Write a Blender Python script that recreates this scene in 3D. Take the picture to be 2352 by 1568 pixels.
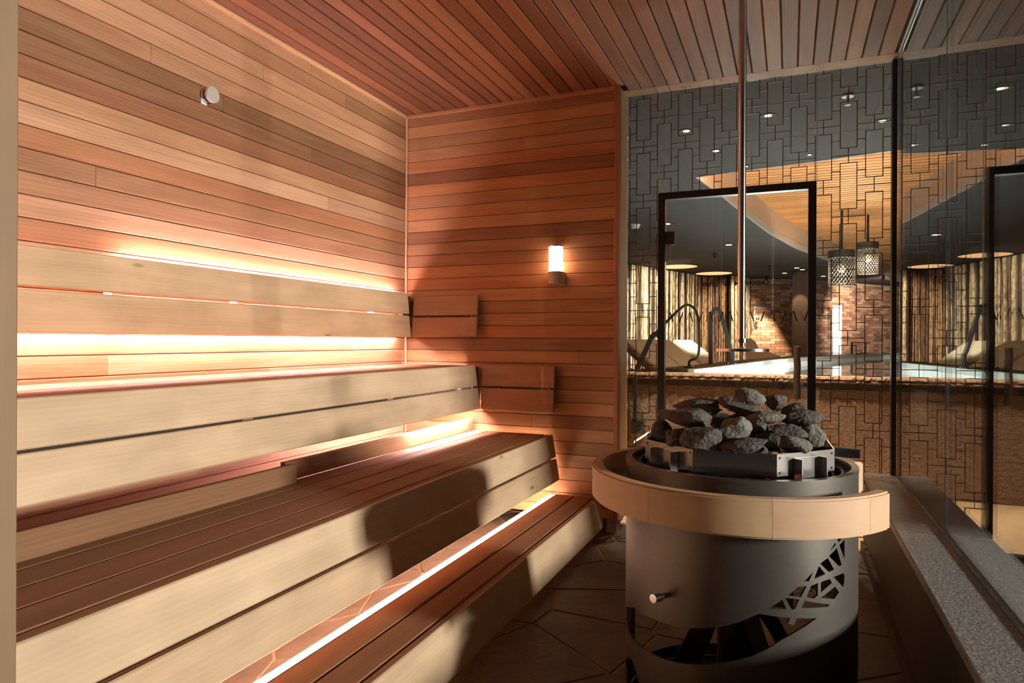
import bpy, bmesh, math, random
from mathutils import Vector, Matrix, noise
from mathutils.geometry import delaunay_2d_cdt
random.seed(7)
for o in list(bpy.data.objects): bpy.data.objects.remove(o)
S = bpy.context.scene
COL = S.collection
PI = math.pi

# ------------------------------------------------------------------ camera
cam_d = bpy.data.cameras.new('camera'); cam = bpy.data.objects.new('camera', cam_d); COL.objects.link(cam)
FPX = 1541.35
cam_d.sensor_width = 36.0; cam_d.lens = FPX / 2352 * 36.0
cam_d.clip_start = 0.02
yaw, pitch, roll = math.radians(22.44), math.radians(-0.04), math.radians(0.254)
Fv = Vector((-math.sin(yaw)*math.cos(pitch), math.cos(yaw)*math.cos(pitch), math.sin(pitch)))
Rv = Vector((math.cos(yaw), math.sin(yaw), 0)); Uv = Rv.cross(Fv)
Rv, Uv = Rv*math.cos(roll)+Uv*math.sin(roll), -Rv*math.sin(roll)+Uv*math.cos(roll)
cam.matrix_world = Matrix(((Rv.x, Uv.x, -Fv.x, 0), (Rv.y, Uv.y, -Fv.y, 0), (Rv.z, Uv.z, -Fv.z, 1.12), (0, 0, 0, 1)))
S.camera = cam

# ------------------------------------------------------------------ world, daylight, exposure
w = bpy.data.worlds.new('world'); S.world = w; w.use_nodes = True
w.node_tree.nodes['Background'].inputs[0].default_value = (0.62, 0.75, 0.9, 1)
w.node_tree.nodes['Background'].inputs[1].default_value = 1.0
S.view_settings.view_transform = 'Standard'; S.view_settings.look = 'None'
S.view_settings.gamma = 1.0; S.view_settings.use_curve_mapping = False
S.view_settings.exposure = 0.18
try:
    S.cycles.transparent_max_bounces = 24; S.cycles.max_bounces = 10; S.cycles.diffuse_bounces = 5
    S.cycles.glossy_bounces = 5; S.cycles.sample_clamp_indirect = 6.0
except Exception: pass

def area_light(name, loc, direction, sx, sy, power, col):
    l = bpy.data.lights.new(name, 'AREA'); l.shape = 'RECTANGLE'; l.size = sx; l.size_y = sy; l.energy = power; l.color = col
    o = bpy.data.objects.new(name, l); COL.objects.link(o); o.location = loc
    o.rotation_euler = Vector(direction).to_track_quat('-Z', 'Y').to_euler()
    return o
def spot(name, loc, target, power, col, angle=60, blend=.5, r=.03, parent=None):
    l = bpy.data.lights.new(name, 'SPOT'); l.energy = power; l.color = col; l.spot_size = math.radians(angle); l.spot_blend = blend; l.shadow_soft_size = r
    o = bpy.data.objects.new(name, l); COL.objects.link(o); o.location = loc
    o.rotation_euler = (Vector(target)-Vector(loc)).to_track_quat('-Z', 'Y').to_euler()
    return o
def point(name, loc, power, col, r=.05):
    l = bpy.data.lights.new(name, 'POINT'); l.energy = power; l.color = col; l.shadow_soft_size = r
    o = bpy.data.objects.new(name, l); COL.objects.link(o); o.location = loc
    return o
# daylight through the window of the adjoining room (opening at x=7)
area_light('window_daylight', (6.92, 1.0, 2.0), (-1, 0.1, -.15), .60, .60, 1150, (1.0, .93, .86))

WARM = (1.0, .62, .36)
# ------------------------------------------------------------------ helpers
def norm(v): return Vector(v).normalized()
def linkobj(name, me, mat=None, parent=None):
    o = bpy.data.objects.new(name, me); COL.objects.link(o)
    if mat is not None and me is not None and not me.materials: me.materials.append(mat)
    if parent is not None:
        o.parent = parent
        o.matrix_parent_inverse = Matrix.Translation(parent.location).inverted()
    return o
def tag(o, label=None, cat=None, group=None, kind=None):
    if label: o['label'] = label
    if cat: o['category'] = cat
    if group: o['group'] = group
    if kind: o['kind'] = kind
    return o
def thing(name, loc, label, cat, group=None):
    o = bpy.data.objects.new(name, None); COL.objects.link(o); o.location = loc; o.empty_display_size = .1
    return tag(o, label, cat, group)
def mesh_from(bm, name, smooth=False):
    me = bpy.data.meshes.new(name); bm.normal_update(); bm.to_mesh(me); bm.free()
    if smooth:
        for p in me.polygons: p.use_smooth = True
    return me
def bm_box(bm, x0, x1, y0, y1, z0, z1, ch=0):
    vs = [bm.verts.new(p) for p in ((x0,y0,z0),(x1,y0,z0),(x1,y1,z0),(x0,y1,z0),(x0,y0,z1),(x1,y0,z1),(x1,y1,z1),(x0,y1,z1))]
    fs = [bm.faces.new([vs[i] for i in f]) for f in ((3,2,1,0),(4,5,6,7),(0,1,5,4),(1,2,6,5),(2,3,7,6),(3,0,4,7))]
    if ch:
        es = list({e for f in fs for e in f.edges})
        bmesh.ops.bevel(bm, geom=es, offset=ch, segments=1, affect='EDGES')
    return vs
def box(name, x0, x1, y0, y1, z0, z1, mat, parent=None, ch=0):
    """a box whose origin is its centre"""
    c = Vector(((x0+x1)/2, (y0+y1)/2, (z0+z1)/2))
    bm = bmesh.new(); bm_box(bm, x0-c.x, x1-c.x, y0-c.y, y1-c.y, z0-c.z, z1-c.z, ch)
    o = linkobj(name, mesh_from(bm, name), mat, parent); o.location = c
    return o
_bc = {}
def board(name, parent, p0, p1, n, wd, th, mat, col=(1,1,1), ch=.002):
    """board from p0 to p1 (centre line of its front face), n = outward normal, wd = width, th = thickness"""
    p0, p1 = Vector(p0), Vector(p1); L = (p1-p0).length
    X = (p1-p0).normalized(); Z = Vector(n); Z = (Z - X*Z.dot(X)).normalized(); Y = Z.cross(X)
    key = (round(L, 3), round(wd, 4), round(th, 4), ch, mat.name)
    me = _bc.get(key)
    if me is None:
        bm = bmesh.new(); h = wd/2
        prof = [(-h, -th), (h, -th), (h, -ch), (h-ch, 0), (-h+ch, 0), (-h, -ch)]
        a = [bm.verts.new((-L/2, y, z)) for y, z in prof]; b = [bm.verts.new((L/2, y, z)) for y, z in prof]
        k = len(prof)
        for i in range(k): bm.faces.new((a[i], b[i], b[(i+1) % k], a[(i+1) % k]))
        bm.faces.new(a); bm.faces.new(b[::-1])
        bmesh.ops.recalc_face_normals(bm, faces=bm.faces)
        me = mesh_from(bm, name); me.materials.append(mat); _bc[key] = me
    o = bpy.data.objects.new(name, me); COL.objects.link(o)
    M = Matrix((X, Y, Z)).transposed().to_4x4(); M.translation = (p0+p1)/2
    if parent is not None:
        o.parent = parent; o.matrix_parent_inverse = Matrix.Translation(parent.location).inverted()
    o.matrix_basis = M
    o.color = (*col, 1)
    return o
def bm_cyl(bm, c, r0, r1, z0, z1, n=24, cap=True):
    a = [bm.verts.new((c[0]+r0*math.cos(2*PI*i/n), c[1]+r0*math.sin(2*PI*i/n), z0)) for i in range(n)]
    b = [bm.verts.new((c[0]+r1*math.cos(2*PI*i/n), c[1]+r1*math.sin(2*PI*i/n), z1)) for i in range(n)]
    for i in range(n): bm.faces.new((a[i], a[(i+1) % n], b[(i+1) % n], b[i]))
    if cap: bm.faces.new(a[::-1]); bm.faces.new(b)
    return a, b
def smooth_sides(me, ang=40):
    for p in me.polygons: p.use_smooth = True
    try: me.set_sharp_from_angle(angle=math.radians(ang))
    except Exception: pass
def cyl(name, c, r, z0, z1, mat, parent=None, n=24, r1=None):
    bm = bmesh.new(); h = (z1-z0)/2
    bm_cyl(bm, (0, 0), r, r if r1 is None else r1, -h, h, n)
    me = mesh_from(bm, name); smooth_sides(me)
    o = linkobj(name, me, mat, parent); o.location = (c[0], c[1], (z0+z1)/2)
    return o
def bm_tube(bm, pts, r, n=8, flat=None):
    """sweep a round (or flat rectangular: (a,b)) section along pts"""
    pts = [Vector(p) for p in pts]; rings = []
    for i, p in enumerate(pts):
        t = (pts[min(i+1, len(pts)-1)] - pts[max(i-1, 0)]).normalized()
        ref = Vector((0, 1, 0)) if abs(t.y) < .9 else Vector((1, 0, 0))
        s = t.cross(ref).normalized(); u = s.cross(t).normalized()
        if flat: ring = [p + s*x + u*y for x, y in ((-flat[0],-flat[1]),(flat[0],-flat[1]),(flat[0],flat[1]),(-flat[0],flat[1]))]
        else: ring = [p + s*r*math.cos(2*PI*k/n) + u*r*math.sin(2*PI*k/n) for k in range(n)]
        rings.append([bm.verts.new(q) for q in ring])
    k = len(rings[0])
    for a, b in zip(rings, rings[1:]):
        for i in range(k): bm.faces.new((a[i], a[(i+1) % k], b[(i+1) % k], b[i]))
    bm.faces.new(rings[0][::-1]); bm.faces.new(rings[-1])
def tube(name, pts, r, mat, parent=None, n=10, flat=None):
    bm = bmesh.new(); bm_tube(bm, pts, r, n, flat); bmesh.ops.recalc_face_normals(bm, faces=bm.faces)
    me = mesh_from(bm, name)
    if not flat: smooth_sides(me)
    return linkobj(name, me, mat, parent)
def prism(name, poly, z0, z1, mat, parent=None, ch=0):
    """vertical prism over an xy polygon"""
    bm = bmesh.new()
    a = [bm.verts.new((x, y, z0)) for x, y in poly]; b = [bm.verts.new((x, y, z1)) for x, y in poly]
    k = len(poly)
    for i in range(k): bm.faces.new((a[i], a[(i+1) % k], b[(i+1) % k], b[i]))
    bm.faces.new(a[::-1]); bm.faces.new(b)
    bmesh.ops.recalc_face_normals(bm, faces=bm.faces)
    return linkobj(name, mesh_from(bm, name), mat, parent)

# ------------------------------------------------------------------ materials
def new_mat(name):
    m = bpy.data.materials.new(name); m.use_nodes = True
    nt = m.node_tree; b = nt.nodes['Principled BSDF']
    return m, nt, b
def N(nt, t, **kw):
    n = nt.nodes.new(t)
    for k, v in kw.items(): setattr(n, k, v)
    return n
def plain(name, col, rough=.5, metal=0, spec=.5, noise_amt=0, noise_scale=30, bump=0, bscale=200):
    m, nt, b = new_mat(name)
    b.inputs['Base Color'].default_value = (*col, 1); b.inputs['Roughness'].default_value = rough
    b.inputs['Metallic'].default_value = metal; b.inputs['Specular IOR Level'].default_value = spec
    if noise_amt or bump:
        tc = N(nt, 'ShaderNodeTexCoord')
    if noise_amt:
        nz = N(nt, 'ShaderNodeTexNoise'); nz.inputs['Scale'].default_value = noise_scale; nz.inputs['Detail'].default_value = 6; nz.inputs['Roughness'].default_value = .7
        nt.links.new(tc.outputs['Object'], nz.inputs['Vector'])
        r = N(nt, 'ShaderNodeValToRGB'); r.color_ramp.elements[0].position = .3; r.color_ramp.elements[1].position = .7
        r.color_ramp.elements[0].color = (*[c*(1-noise_amt) for c in col], 1); r.color_ramp.elements[1].color = (*[min(1, c*(1+noise_amt)) for c in col], 1)
        nt.links.new(nz.outputs['Fac'], r.inputs['Fac']); nt.links.new(r.outputs['Color'], b.inputs['Base Color'])
    if bump:
        nb = N(nt, 'ShaderNodeTexNoise'); nb.inputs['Scale'].default_value = bscale; nb.inputs['Detail'].default_value = 8
        nt.links.new(tc.outputs['Object'], nb.inputs['Vector'])
        bp = N(nt, 'ShaderNodeBump'); bp.inputs['Strength'].default_value = bump; bp.inputs['Distance'].default_value = .01
        nt.links.new(nb.outputs['Fac'], bp.inputs['Height']); nt.links.new(bp.outputs['Normal'], b.inputs['Normal'])
    return m
def emit(name, col, strength):
    m, nt, b = new_mat(name)
    b.inputs['Base Color'].default_value = (*col, 1)
    b.inputs['Emission Color'].default_value = (*col, 1); b.inputs['Emission Strength'].default_value = strength
    return m
def wood(name, dark, light, rough=.55, wave=1.0, streak=.5, spec=.3, figure=.14, fiber=.22, knots=0, bump=.12):
    """planks along local X; object colour multiplies; every board gets its own grain"""
    m, nt, b = new_mat(name); L = nt.links.new
    tc = N(nt, 'ShaderNodeTexCoord'); oi = N(nt, 'ShaderNodeObjectInfo')
    off = N(nt, 'ShaderNodeVectorMath', operation='SCALE'); off.inputs[0].default_value = (37.1, 11.3, 23.7); L(oi.outputs['Random'], off.inputs['Scale'])
    add = N(nt, 'ShaderNodeVectorMath', operation='ADD'); L(tc.outputs['Object'], add.inputs[0]); L(off.outputs[0], add.inputs[1])
    mp = N(nt, 'ShaderNodeMapping'); mp.inputs['Scale'].default_value = (.9, 9, 9); L(add.outputs[0], mp.inputs['Vector'])
    n1 = N(nt, 'ShaderNodeTexNoise'); n1.inputs['Scale'].default_value = 1.6; n1.inputs['Detail'].default_value = 5; n1.inputs['Distortion'].default_value = .8; L(mp.outputs[0], n1.inputs['Vector'])
    # growth rings : wave over stretched coordinates
    mp2 = N(nt, 'ShaderNodeMapping'); mp2.inputs['Scale'].default_value = (1.1, 14, 14); L(add.outputs[0], mp2.inputs['Vector'])
    wv = N(nt, 'ShaderNodeTexWave', wave_type='BANDS', bands_direction='Y'); wv.inputs['Scale'].default_value = 1.6*wave; wv.inputs['Distortion'].default_value = 9; wv.inputs['Detail'].default_value = 3; wv.inputs['Detail Scale'].default_value = .7
    L(mp2.outputs[0], wv.inputs['Vector'])
    # fine fibres
    mp3 = N(nt, 'ShaderNodeMapping'); mp3.inputs['Scale'].default_value = (5, 260, 260); L(add.outputs[0], mp3.inputs['Vector'])
    n3 = N(nt, 'ShaderNodeTexNoise'); n3.inputs['Scale'].default_value = 1.0; n3.inputs['Detail'].default_value = 3; L(mp3.outputs[0], n3.inputs['Vector'])
    m1 = N(nt, 'ShaderNodeMix', data_type='FLOAT'); m1.inputs[0].default_value = figure; L(n1.outputs['Fac'], m1.inputs[2]); L(wv.outputs['Fac'], m1.inputs[3])
    m2 = N(nt, 'ShaderNodeMix', data_type='FLOAT'); m2.inputs[0].default_value = fiber; L(m1.outputs[0], m2.inputs[2]); L(n3.outputs['Fac'], m2.inputs[3])
    rp = N(nt, 'ShaderNodeValToRGB'); rp.color_ramp.elements[0].position = .5-.5*streak; rp.color_ramp.elements[1].position = .5+.5*streak
    rp.color_ramp.elements[0].color = (*dark, 1); rp.color_ramp.elements[1].color = (*light, 1); L(m2.outputs[0], rp.inputs['Fac'])
    mx = N(nt, 'ShaderNodeMix', data_type='RGBA', blend_type='MULTIPLY'); mx.inputs[0].default_value = 1; L(rp.outputs['Color'], mx.inputs[6]); L(oi.outputs['Color'], mx.inputs[7])
    col_out = mx.outputs[2]
    if knots:
        mk = N(nt, 'ShaderNodeMapping'); mk.inputs['Scale'].default_value = (2.0, 6.5, 6.5); L(add.outputs[0], mk.inputs['Vector'])
        vo = N(nt, 'ShaderNodeTexVoronoi'); vo.inputs['Scale'].default_value = 1.0; L(mk.outputs[0], vo.inputs['Vector'])
        kr = N(nt, 'ShaderNodeMapRange'); kr.inputs[1].default_value = .03; kr.inputs[2].default_value = .075; kr.inputs[3].default_value = knots; kr.inputs[4].default_value = 0; L(vo.outputs['Distance'], kr.inputs[0])
        km = N(nt, 'ShaderNodeMix', data_type='RGBA'); L(kr.outputs[0], km.inputs[0]); L(col_out, km.inputs[6]); km.inputs[7].default_value = (.16, .08, .035, 1)
        col_out = km.outputs[2]
        mb_ = N(nt, 'ShaderNodeMapping'); mb_.inputs['Scale'].default_value = (1.7, 3.5, 3.5); L(add.outputs[0], mb_.inputs['Vector'])
        nb_ = N(nt, 'ShaderNodeTexNoise'); nb_.inputs['Scale'].default_value = 2.2; nb_.inputs['Detail'].default_value = 4; L(mb_.outputs[0], nb_.inputs['Vector'])
        br_ = N(nt, 'ShaderNodeMapRange'); br_.inputs[1].default_value = .35; br_.inputs[2].default_value = .68; br_.inputs[3].default_value = .86; br_.inputs[4].default_value = 1.06; L(nb_.outputs['Fac'], br_.inputs[0])
        sc_ = N(nt, 'ShaderNodeVectorMath', operation='SCALE'); L(col_out, sc_.inputs[0]); L(br_.outputs[0], sc_.inputs['Scale']); col_out = sc_.outputs[0]
    L(col_out, b.inputs['Base Color'])
    b.inputs['Roughness'].default_value = rough; b.inputs['Specular IOR Level'].default_value = spec
    bp = N(nt, 'ShaderNodeBump'); bp.inputs['Strength'].default_value = bump; bp.inputs['Distance'].default_value = .002; L(n3.outputs['Fac'], bp.inputs['Height']); L(bp.outputs['Normal'], b.inputs['Normal'])
    return m
def glass(name, tint=(.93, .96, .95), rough=0.0, ior=1.5):
    m = bpy.data.materials.new(name); m.use_nodes = True; nt = m.node_tree; nt.nodes.clear(); L = nt.links.new
    out = N(nt, 'ShaderNodeOutputMaterial'); mix = N(nt, 'ShaderNodeMixShader'); fr = N(nt, 'ShaderNodeFresnel')
    tr = N(nt, 'ShaderNodeBsdfTransparent'); tr.inputs[0].default_value = (*tint, 1)
    gl = N(nt, 'ShaderNodeBsdfGlossy'); gl.inputs['Roughness'].default_value = rough; gl.inputs['Color'].default_value = (1, 1, 1, 1)
    ge = N(nt, 'ShaderNodeNewGeometry'); mr = N(nt, 'ShaderNodeMapRange'); mr.inputs[3].default_value = ior; mr.inputs[4].default_value = 1/ior
    L(ge.outputs['Backfacing'], mr.inputs[0]); L(mr.outputs[0], fr.inputs['IOR'])
    L(fr.outputs[0], mix.inputs[0]); L(tr.outputs[0], mix.inputs[1]); L(gl.outputs[0], mix.inputs[2]); L(mix.outputs[0], out.inputs['Surface'])
    return m

M = {}
M['wall'] = wood('cedar_wall', (.28, .138, .072), (.56, .305, .168), streak=.55)
M['ceil'] = wood('cedar_ceiling', (.20, .092, .043), (.37, .182, .088), streak=.55)
M['pale'] = wood('pale_bench_wood', (.57, .395, .245), (.75, .545, .36), streak=.6, figure=.10, fiber=.10, knots=.75, bump=.05)
M['seat'] = wood('worn_seat_wood', (.25, .13, .07), (.40, .22, .12), streak=.55, rough=.7, spec=.2)
M['trim'] = wood('trim_wood', (.46, .27, .14), (.60, .37, .20), streak=.4)
M['ring'] = wood('guard_wood', (.53, .34, .205), (.67, .455, .285), streak=.6, figure=.08, fiber=.10, bump=.05)
M['slat'] = wood('ceiling_slat_wood', (.46, .19, .065), (.68, .32, .12), streak=.6)
M['back'] = plain('dark_backing', (.05, .03, .02), .9)
M['black'] = plain('black_metal', (.012, .012, .012), .35)
M['blackm'] = plain('black_matte', (.015, .015, .015), .7)
M['steel'] = plain('stainless_steel', (.55, .53, .5), .22, 1.0)
M['steel_pol'] = plain('polished_steel', (.75, .73, .7), .15, 1.0)
M['drum'] = plain('stove_drum_paint', (.135, .118, .102), .44, .75, noise_amt=.06, noise_scale=80)
M['grate'] = plain('stove_grate_metal', (.08, .055, .04), .5, .5)
M['darkin'] = plain('stove_inside_black', (.02, .02, .02), .6, .3)
M['red'] = plain('red_enamel', (.35, .008, .012), .4)
M['rock'] = plain('sauna_rock', (.085, .071, .058), .85, noise_amt=.45, noise_scale=38, bump=.9, bscale=90)
M['rockl'] = plain('pale_sauna_rock', (.15, .14, .115), .85, noise_amt=.45, noise_scale=30, bump=.9, bscale=90)
M['flag'] = plain('flagstone', (.09, .066, .052), .5, noise_amt=.35, noise_scale=5, bump=.5, bscale=25)
M['mortar'] = plain('mortar', (.28, .18, .12), .9)
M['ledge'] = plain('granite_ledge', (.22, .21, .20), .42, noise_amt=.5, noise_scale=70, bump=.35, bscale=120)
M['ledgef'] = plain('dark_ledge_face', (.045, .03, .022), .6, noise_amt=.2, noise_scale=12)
M['glass'] = glass('clear_glass')
M['side_glass'] = glass('side_glass', (.88, .90, .89), 0.0, 1.8)
M['lattice'] = plain('brown_lattice', (.10, .040, .022), .5)
M['joint'] = plain('glass_joint_silicone', (.45, .43, .38), .4)
M['led'] = emit('led_light', (1.0, .72, .80), 190)
M['led_step'] = emit('led_light_step', (1.0, .82, .68), 15)
M['led_fill'] = emit('led_fill_light', (1.0, .68, .50), 150)
M['led_soft'] = emit('led_light_soft', (1.0, .70, .74), 800)
M['lampglass'] = emit('opal_lamp_glass', (1.0, .66, .44), 9)
M['lampbase'] = plain('pale_lamp_base', (.62, .52, .38), .5)
M['alu'] = plain('aluminium', (.6, .56, .5), .4, .35)
M['white'] = plain('white_plastic', (.7, .7, .68), .4)
M['concrete'] = plain('concrete', (.22, .22, .21), .8)
# pool hall
M['pceil'] = plain('dark_plaster_ceiling', (.058, .054, .054), .85, spec=.2)
M['fascia'] = plain('beige_plaster', (.40, .29, .22), .7)
M['pfloor'] = plain('tan_floor', (.36, .25, .16), .6, noise_amt=.15, noise_scale=3)
M['stonewall'] = plain('rough_stone_panel', (.24, .15, .105), .85, noise_amt=.3, noise_scale=40, bump=1.0, bscale=55)
M['coping'] = plain('rough_coping_stone', (.17, .105, .07), .8, noise_amt=.45, noise_scale=25, bump=1.0, bscale=40)
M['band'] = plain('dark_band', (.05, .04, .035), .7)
M['tile'] = plain('white_pool_tile', (.80, .86, .86), .3)
M['lip'] = plain('grey_pool_lip', (.42, .47, .46), .4)
M['water'] = glass('pool_water', (.86, .96, .96), 0.02, 1.33)
M['deck'] = plain('dark_deck', (.06, .045, .035), .6)
M['mort2'] = plain('brick_mortar', (.42, .31, .24), .9)
M['column'] = wood('dark_column_wood', (.05, .028, .016), (.11, .065, .04))
M['colgrey'] = plain('grey_column_edge', (.30, .30, .28), .6)
M['fabric'] = plain('cream_cushion', (.66, .60, .48), .9)
M['frame'] = wood('lounger_wood', (.25, .14, .07), (.42, .26, .15))
M['plaster_pink'] = plain('smooth_lounge_plaster', (.62, .47, .37), .6)
M['bowl'] = plain('dark_bowl', (.07, .04, .03), .5)
M['dl'] = emit('downlight_glow', (1.0, .72, .45), 5)
M['dlbig'] = emit('round_ceiling_light', (1.0, .52, .25), 1.3)
M['bulb'] = emit('pendant_bulb', (1.0, .7, .42), .5)
M['poollamp'] = emit('underwater_lamp', (.85, .97, 1.0), 12)
M['daywin'] = emit('bright_daylight_pane', (1.0, .98, .92), 3.0)
M['darkwall'] = plain('dark_slate_wall', (.008, .008, .0085), .9, spec=.1)
def objcol(name, rough=.8, amt=.25, scale=(60, 60, 6)):
    m, nt, b = new_mat(name); L = nt.links.new
    oi = N(nt, 'ShaderNodeObjectInfo'); tc = N(nt, 'ShaderNodeTexCoord'); mp = N(nt, 'ShaderNodeMapping'); mp.inputs['Scale'].default_value = scale
    off = N(nt, 'ShaderNodeVectorMath', operation='ADD'); L(tc.outputs['Object'], off.inputs[0])
    sc = N(nt, 'ShaderNodeVectorMath', operation='SCALE'); sc.inputs[0].default_value = (9.1, 5.3, 7.7); L(oi.outputs['Random'], sc.inputs['Scale']); L(sc.outputs[0], off.inputs[1])
    L(off.outputs[0], mp.inputs['Vector'])
    nz = N(nt, 'ShaderNodeTexNoise'); nz.inputs['Scale'].default_value = 1; nz.inputs['Detail'].default_value = 5; L(mp.outputs[0], nz.inputs['Vector'])
    mr = N(nt, 'ShaderNodeMapRange'); mr.inputs[1].default_value = .3; mr.inputs[2].default_value = .7; mr.inputs[3].default_value = 1-amt; mr.inputs[4].default_value = 1+amt; L(nz.outputs['Fac'], mr.inputs[0])
    mx = N(nt, 'ShaderNodeVectorMath', operation='SCALE'); L(oi.outputs['Color'], mx.inputs[0]); L(mr.outputs[0], mx.inputs['Scale']); L(mx.outputs[0], b.inputs['Base Color'])
    b.inputs['Roughness'].default_value = rough
    return m
M['cane'] = objcol('split_cane', .7, .85, (30, 30, 9))
M['brick'] = objcol('red_brick', .85, .2, (30, 30, 30))

m, nt, b = new_mat('red_brick_far'); ge = N(nt, 'ShaderNodeNewGeometry'); rp = N(nt, 'ShaderNodeValToRGB'); rp.color_ramp.interpolation = 'CONSTANT'
for i, (p_, c_) in enumerate(((0, (.34, .16, .10)), (.2, (.42, .22, .14)), (.4, (.50, .30, .20)), (.6, (.28, .15, .11)), (.75, (.20, .13, .11)), (.85, (.55, .36, .25)))):
    e = rp.color_ramp.elements[i] if i < 2 else rp.color_ramp.elements.new(p_)
    e.position = p_; e.color = (*c_, 1)
nt.links.new(ge.outputs['Random Per Island'], rp.inputs['Fac']); nt.links.new(rp.outputs['Color'], b.inputs['Base Color']); b.inputs['Roughness'].default_value = .85
M['brick_far'] = m

# ------------------------------------------------------------------ key dimensions
XL, YB, ZC = -2.365, 3.863, 2.613       # left wall, wooden back wall, ceiling
YG, XG = 4.064, 0.523                   # back glass plane, side glass plane
YF = 0.36                               # front wall of the cabin
RH = 0.0776                             # plank pitch
def struct(o, label, cat): return tag(o, label, cat, kind='structure')
def vary(base, amt=.12, hue=.03):
    k = 1 + random.uniform(-amt, amt); return tuple(max(.05, c*k*(1+random.uniform(-hue, hue))) for c in base)

# ------------------------------------------------------------------ left wall
wl = struct(box('wall_left', XL-.10, XL-.018, YF-.1, YB+.1, -.05, ZC+.05, M['back']), 'cedar plank wall behind the long benches', 'wall')
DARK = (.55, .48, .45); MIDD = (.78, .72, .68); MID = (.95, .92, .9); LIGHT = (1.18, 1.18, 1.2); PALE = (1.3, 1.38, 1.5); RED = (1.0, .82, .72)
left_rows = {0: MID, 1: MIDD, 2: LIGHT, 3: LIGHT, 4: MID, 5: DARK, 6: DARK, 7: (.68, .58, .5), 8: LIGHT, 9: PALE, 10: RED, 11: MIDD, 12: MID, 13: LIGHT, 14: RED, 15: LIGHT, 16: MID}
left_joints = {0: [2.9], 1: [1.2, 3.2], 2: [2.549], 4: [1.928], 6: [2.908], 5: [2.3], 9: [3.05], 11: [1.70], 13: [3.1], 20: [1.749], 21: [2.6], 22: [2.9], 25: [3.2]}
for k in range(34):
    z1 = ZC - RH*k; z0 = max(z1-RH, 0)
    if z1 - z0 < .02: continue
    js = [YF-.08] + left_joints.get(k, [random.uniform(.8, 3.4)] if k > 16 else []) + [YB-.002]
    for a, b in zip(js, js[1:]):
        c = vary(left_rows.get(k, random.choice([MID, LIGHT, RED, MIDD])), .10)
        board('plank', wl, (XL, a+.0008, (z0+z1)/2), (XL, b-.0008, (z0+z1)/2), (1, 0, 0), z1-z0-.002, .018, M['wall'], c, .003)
# ------------------------------------------------------------------ wooden back wall
PX = -0.945                              # right end of the planked part
wb = struct(box('wall_back', XL-.02, PX, YB+.018, YG+.04, .07, ZC+.05, M['back']), 'cedar plank back wall with lamp beside the glass front', 'wall')
back_dark = {0: MIDD, 5: DARK, 10: DARK, 11: MIDD, 12: (.66, .6, .56), 19: (.62, .55, .5), 22: MIDD, 25: (.66, .58, .52), 27: MIDD, 31: MIDD}
back_joints = {20: [-1.161], 25: [-1.463], 28: [-1.6], 8: [-1.5]}
for k in range(33):
    z1 = ZC - RH*k; z0 = max(z1-RH, .075)
    js = [XL+.001] + back_joints.get(k, []) + [PX]
    for a, b in zip(js, js[1:]):
        c = vary(back_dark.get(k, random.choice([MID, RED, (1.05, .95, .88)])), .08)
        c = (c[0]*1.08, c[1]*1.10, c[2]*.98)
        board('plank', wb, (a+.0008, YB, (z0+z1)/2), (b-.0008, YB, (z0+z1)/2), (0, -1, 0), z1-z0-.002, .018, M['wall'], c, .003)
# corner trims
struct(board('trim_1', None, (XL+.012, YB-.012, 0.02), (XL+.012, YB-.012, ZC-.012), (1, -1, 0), .012, .012, M['trim'], (1.25, 1.3, 1.3)), 'thin pale corner bead between the plank walls', 'trim')
struct(board('trim_2', None, (XL+.015, YF, ZC-.009), (XL+.015, YB-.015, ZC-.009), (1, 0, 0), .018, .015, M['trim'], (1.15, 1.1, 1.05)), 'light strip between left plank wall and ceiling', 'trim')
struct(board('trim_3', None, (XL+.015, YB-.013, ZC-.011), (PX-.003, YB-.013, ZC-.011), (0, -1, 0), .022, .014, M['trim'], (.9, .75, .65)), 'orange strip between back plank wall and ceiling', 'trim')
post = struct(board('trim_4', None, ((PX-.9198)/2, YB-.018, .075), ((PX-.9198)/2, YB-.018, ZC), (0, -1, 0), PX*-1-.9198, .06, M['wall'], (.95, .8, .7)), 'upright edge board at the end of the plank back wall', 'trim')
struct(board('trim_5', None, (-.9195, (YB+YG)/2+.03, .06), (-.9195, (YB+YG)/2+.03, ZC), (1, 0, 0), YG-YB-.02, .028, M['pale'], (1.02, .98, .95)), 'pale upright jamb board beside the glass front', 'trim')
struct(box('trim_6', -.99, -.93, YB+.0, YB+.1, 0, .075, M['concrete']), 'small concrete foot under the jamb', 'trim')

# ------------------------------------------------------------------ ceiling
ce = struct(box('ceiling', XL-.1, XG+.1, YF-.1, YG+.06, ZC+.018, ZC+.1, M['back']), 'red cedar plank ceiling over the benches and stove', 'ceiling')
NB = 37; CW = (XG-.022-(XL+.0))/NB
cpal = [(1, .95, .9), (.8, .72, .7), (1.1, 1.05, 1.0), (.65, .6, .58), (.95, .85, .8), (1.25, 1.25, 1.2), (.85, .8, .8)]
for k in range(NB):
    x0 = XL + k*CW; xc = x0+CW/2
    yend = YB+.0 if x0 < -.93 else 3.953
    ycut = random.choice([None, None, None, random.uniform(1.2, 3)])
    segs = [YF-.08, yend] if ycut is None else [YF-.08, ycut, yend]
    for a, b in zip(segs, segs[1:]):
        base = random.choice(cpal)
        tone = 1.0 + .25*max(0, (xc+.9)/1.4)       # boards turn less red towards the glass side
        c = vary(base, .08); c = (c[0], c[1]*(1+.25*(tone-1)/.25*.35), c[2]*(1+.25*(tone-1)/.25*.5))
        board('plank', ce, (xc, a+.0008, ZC), (xc, b-.0008, ZC), (0, 0, -1), CW-.0035, .018, M['ceil'], c, .004)
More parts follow.
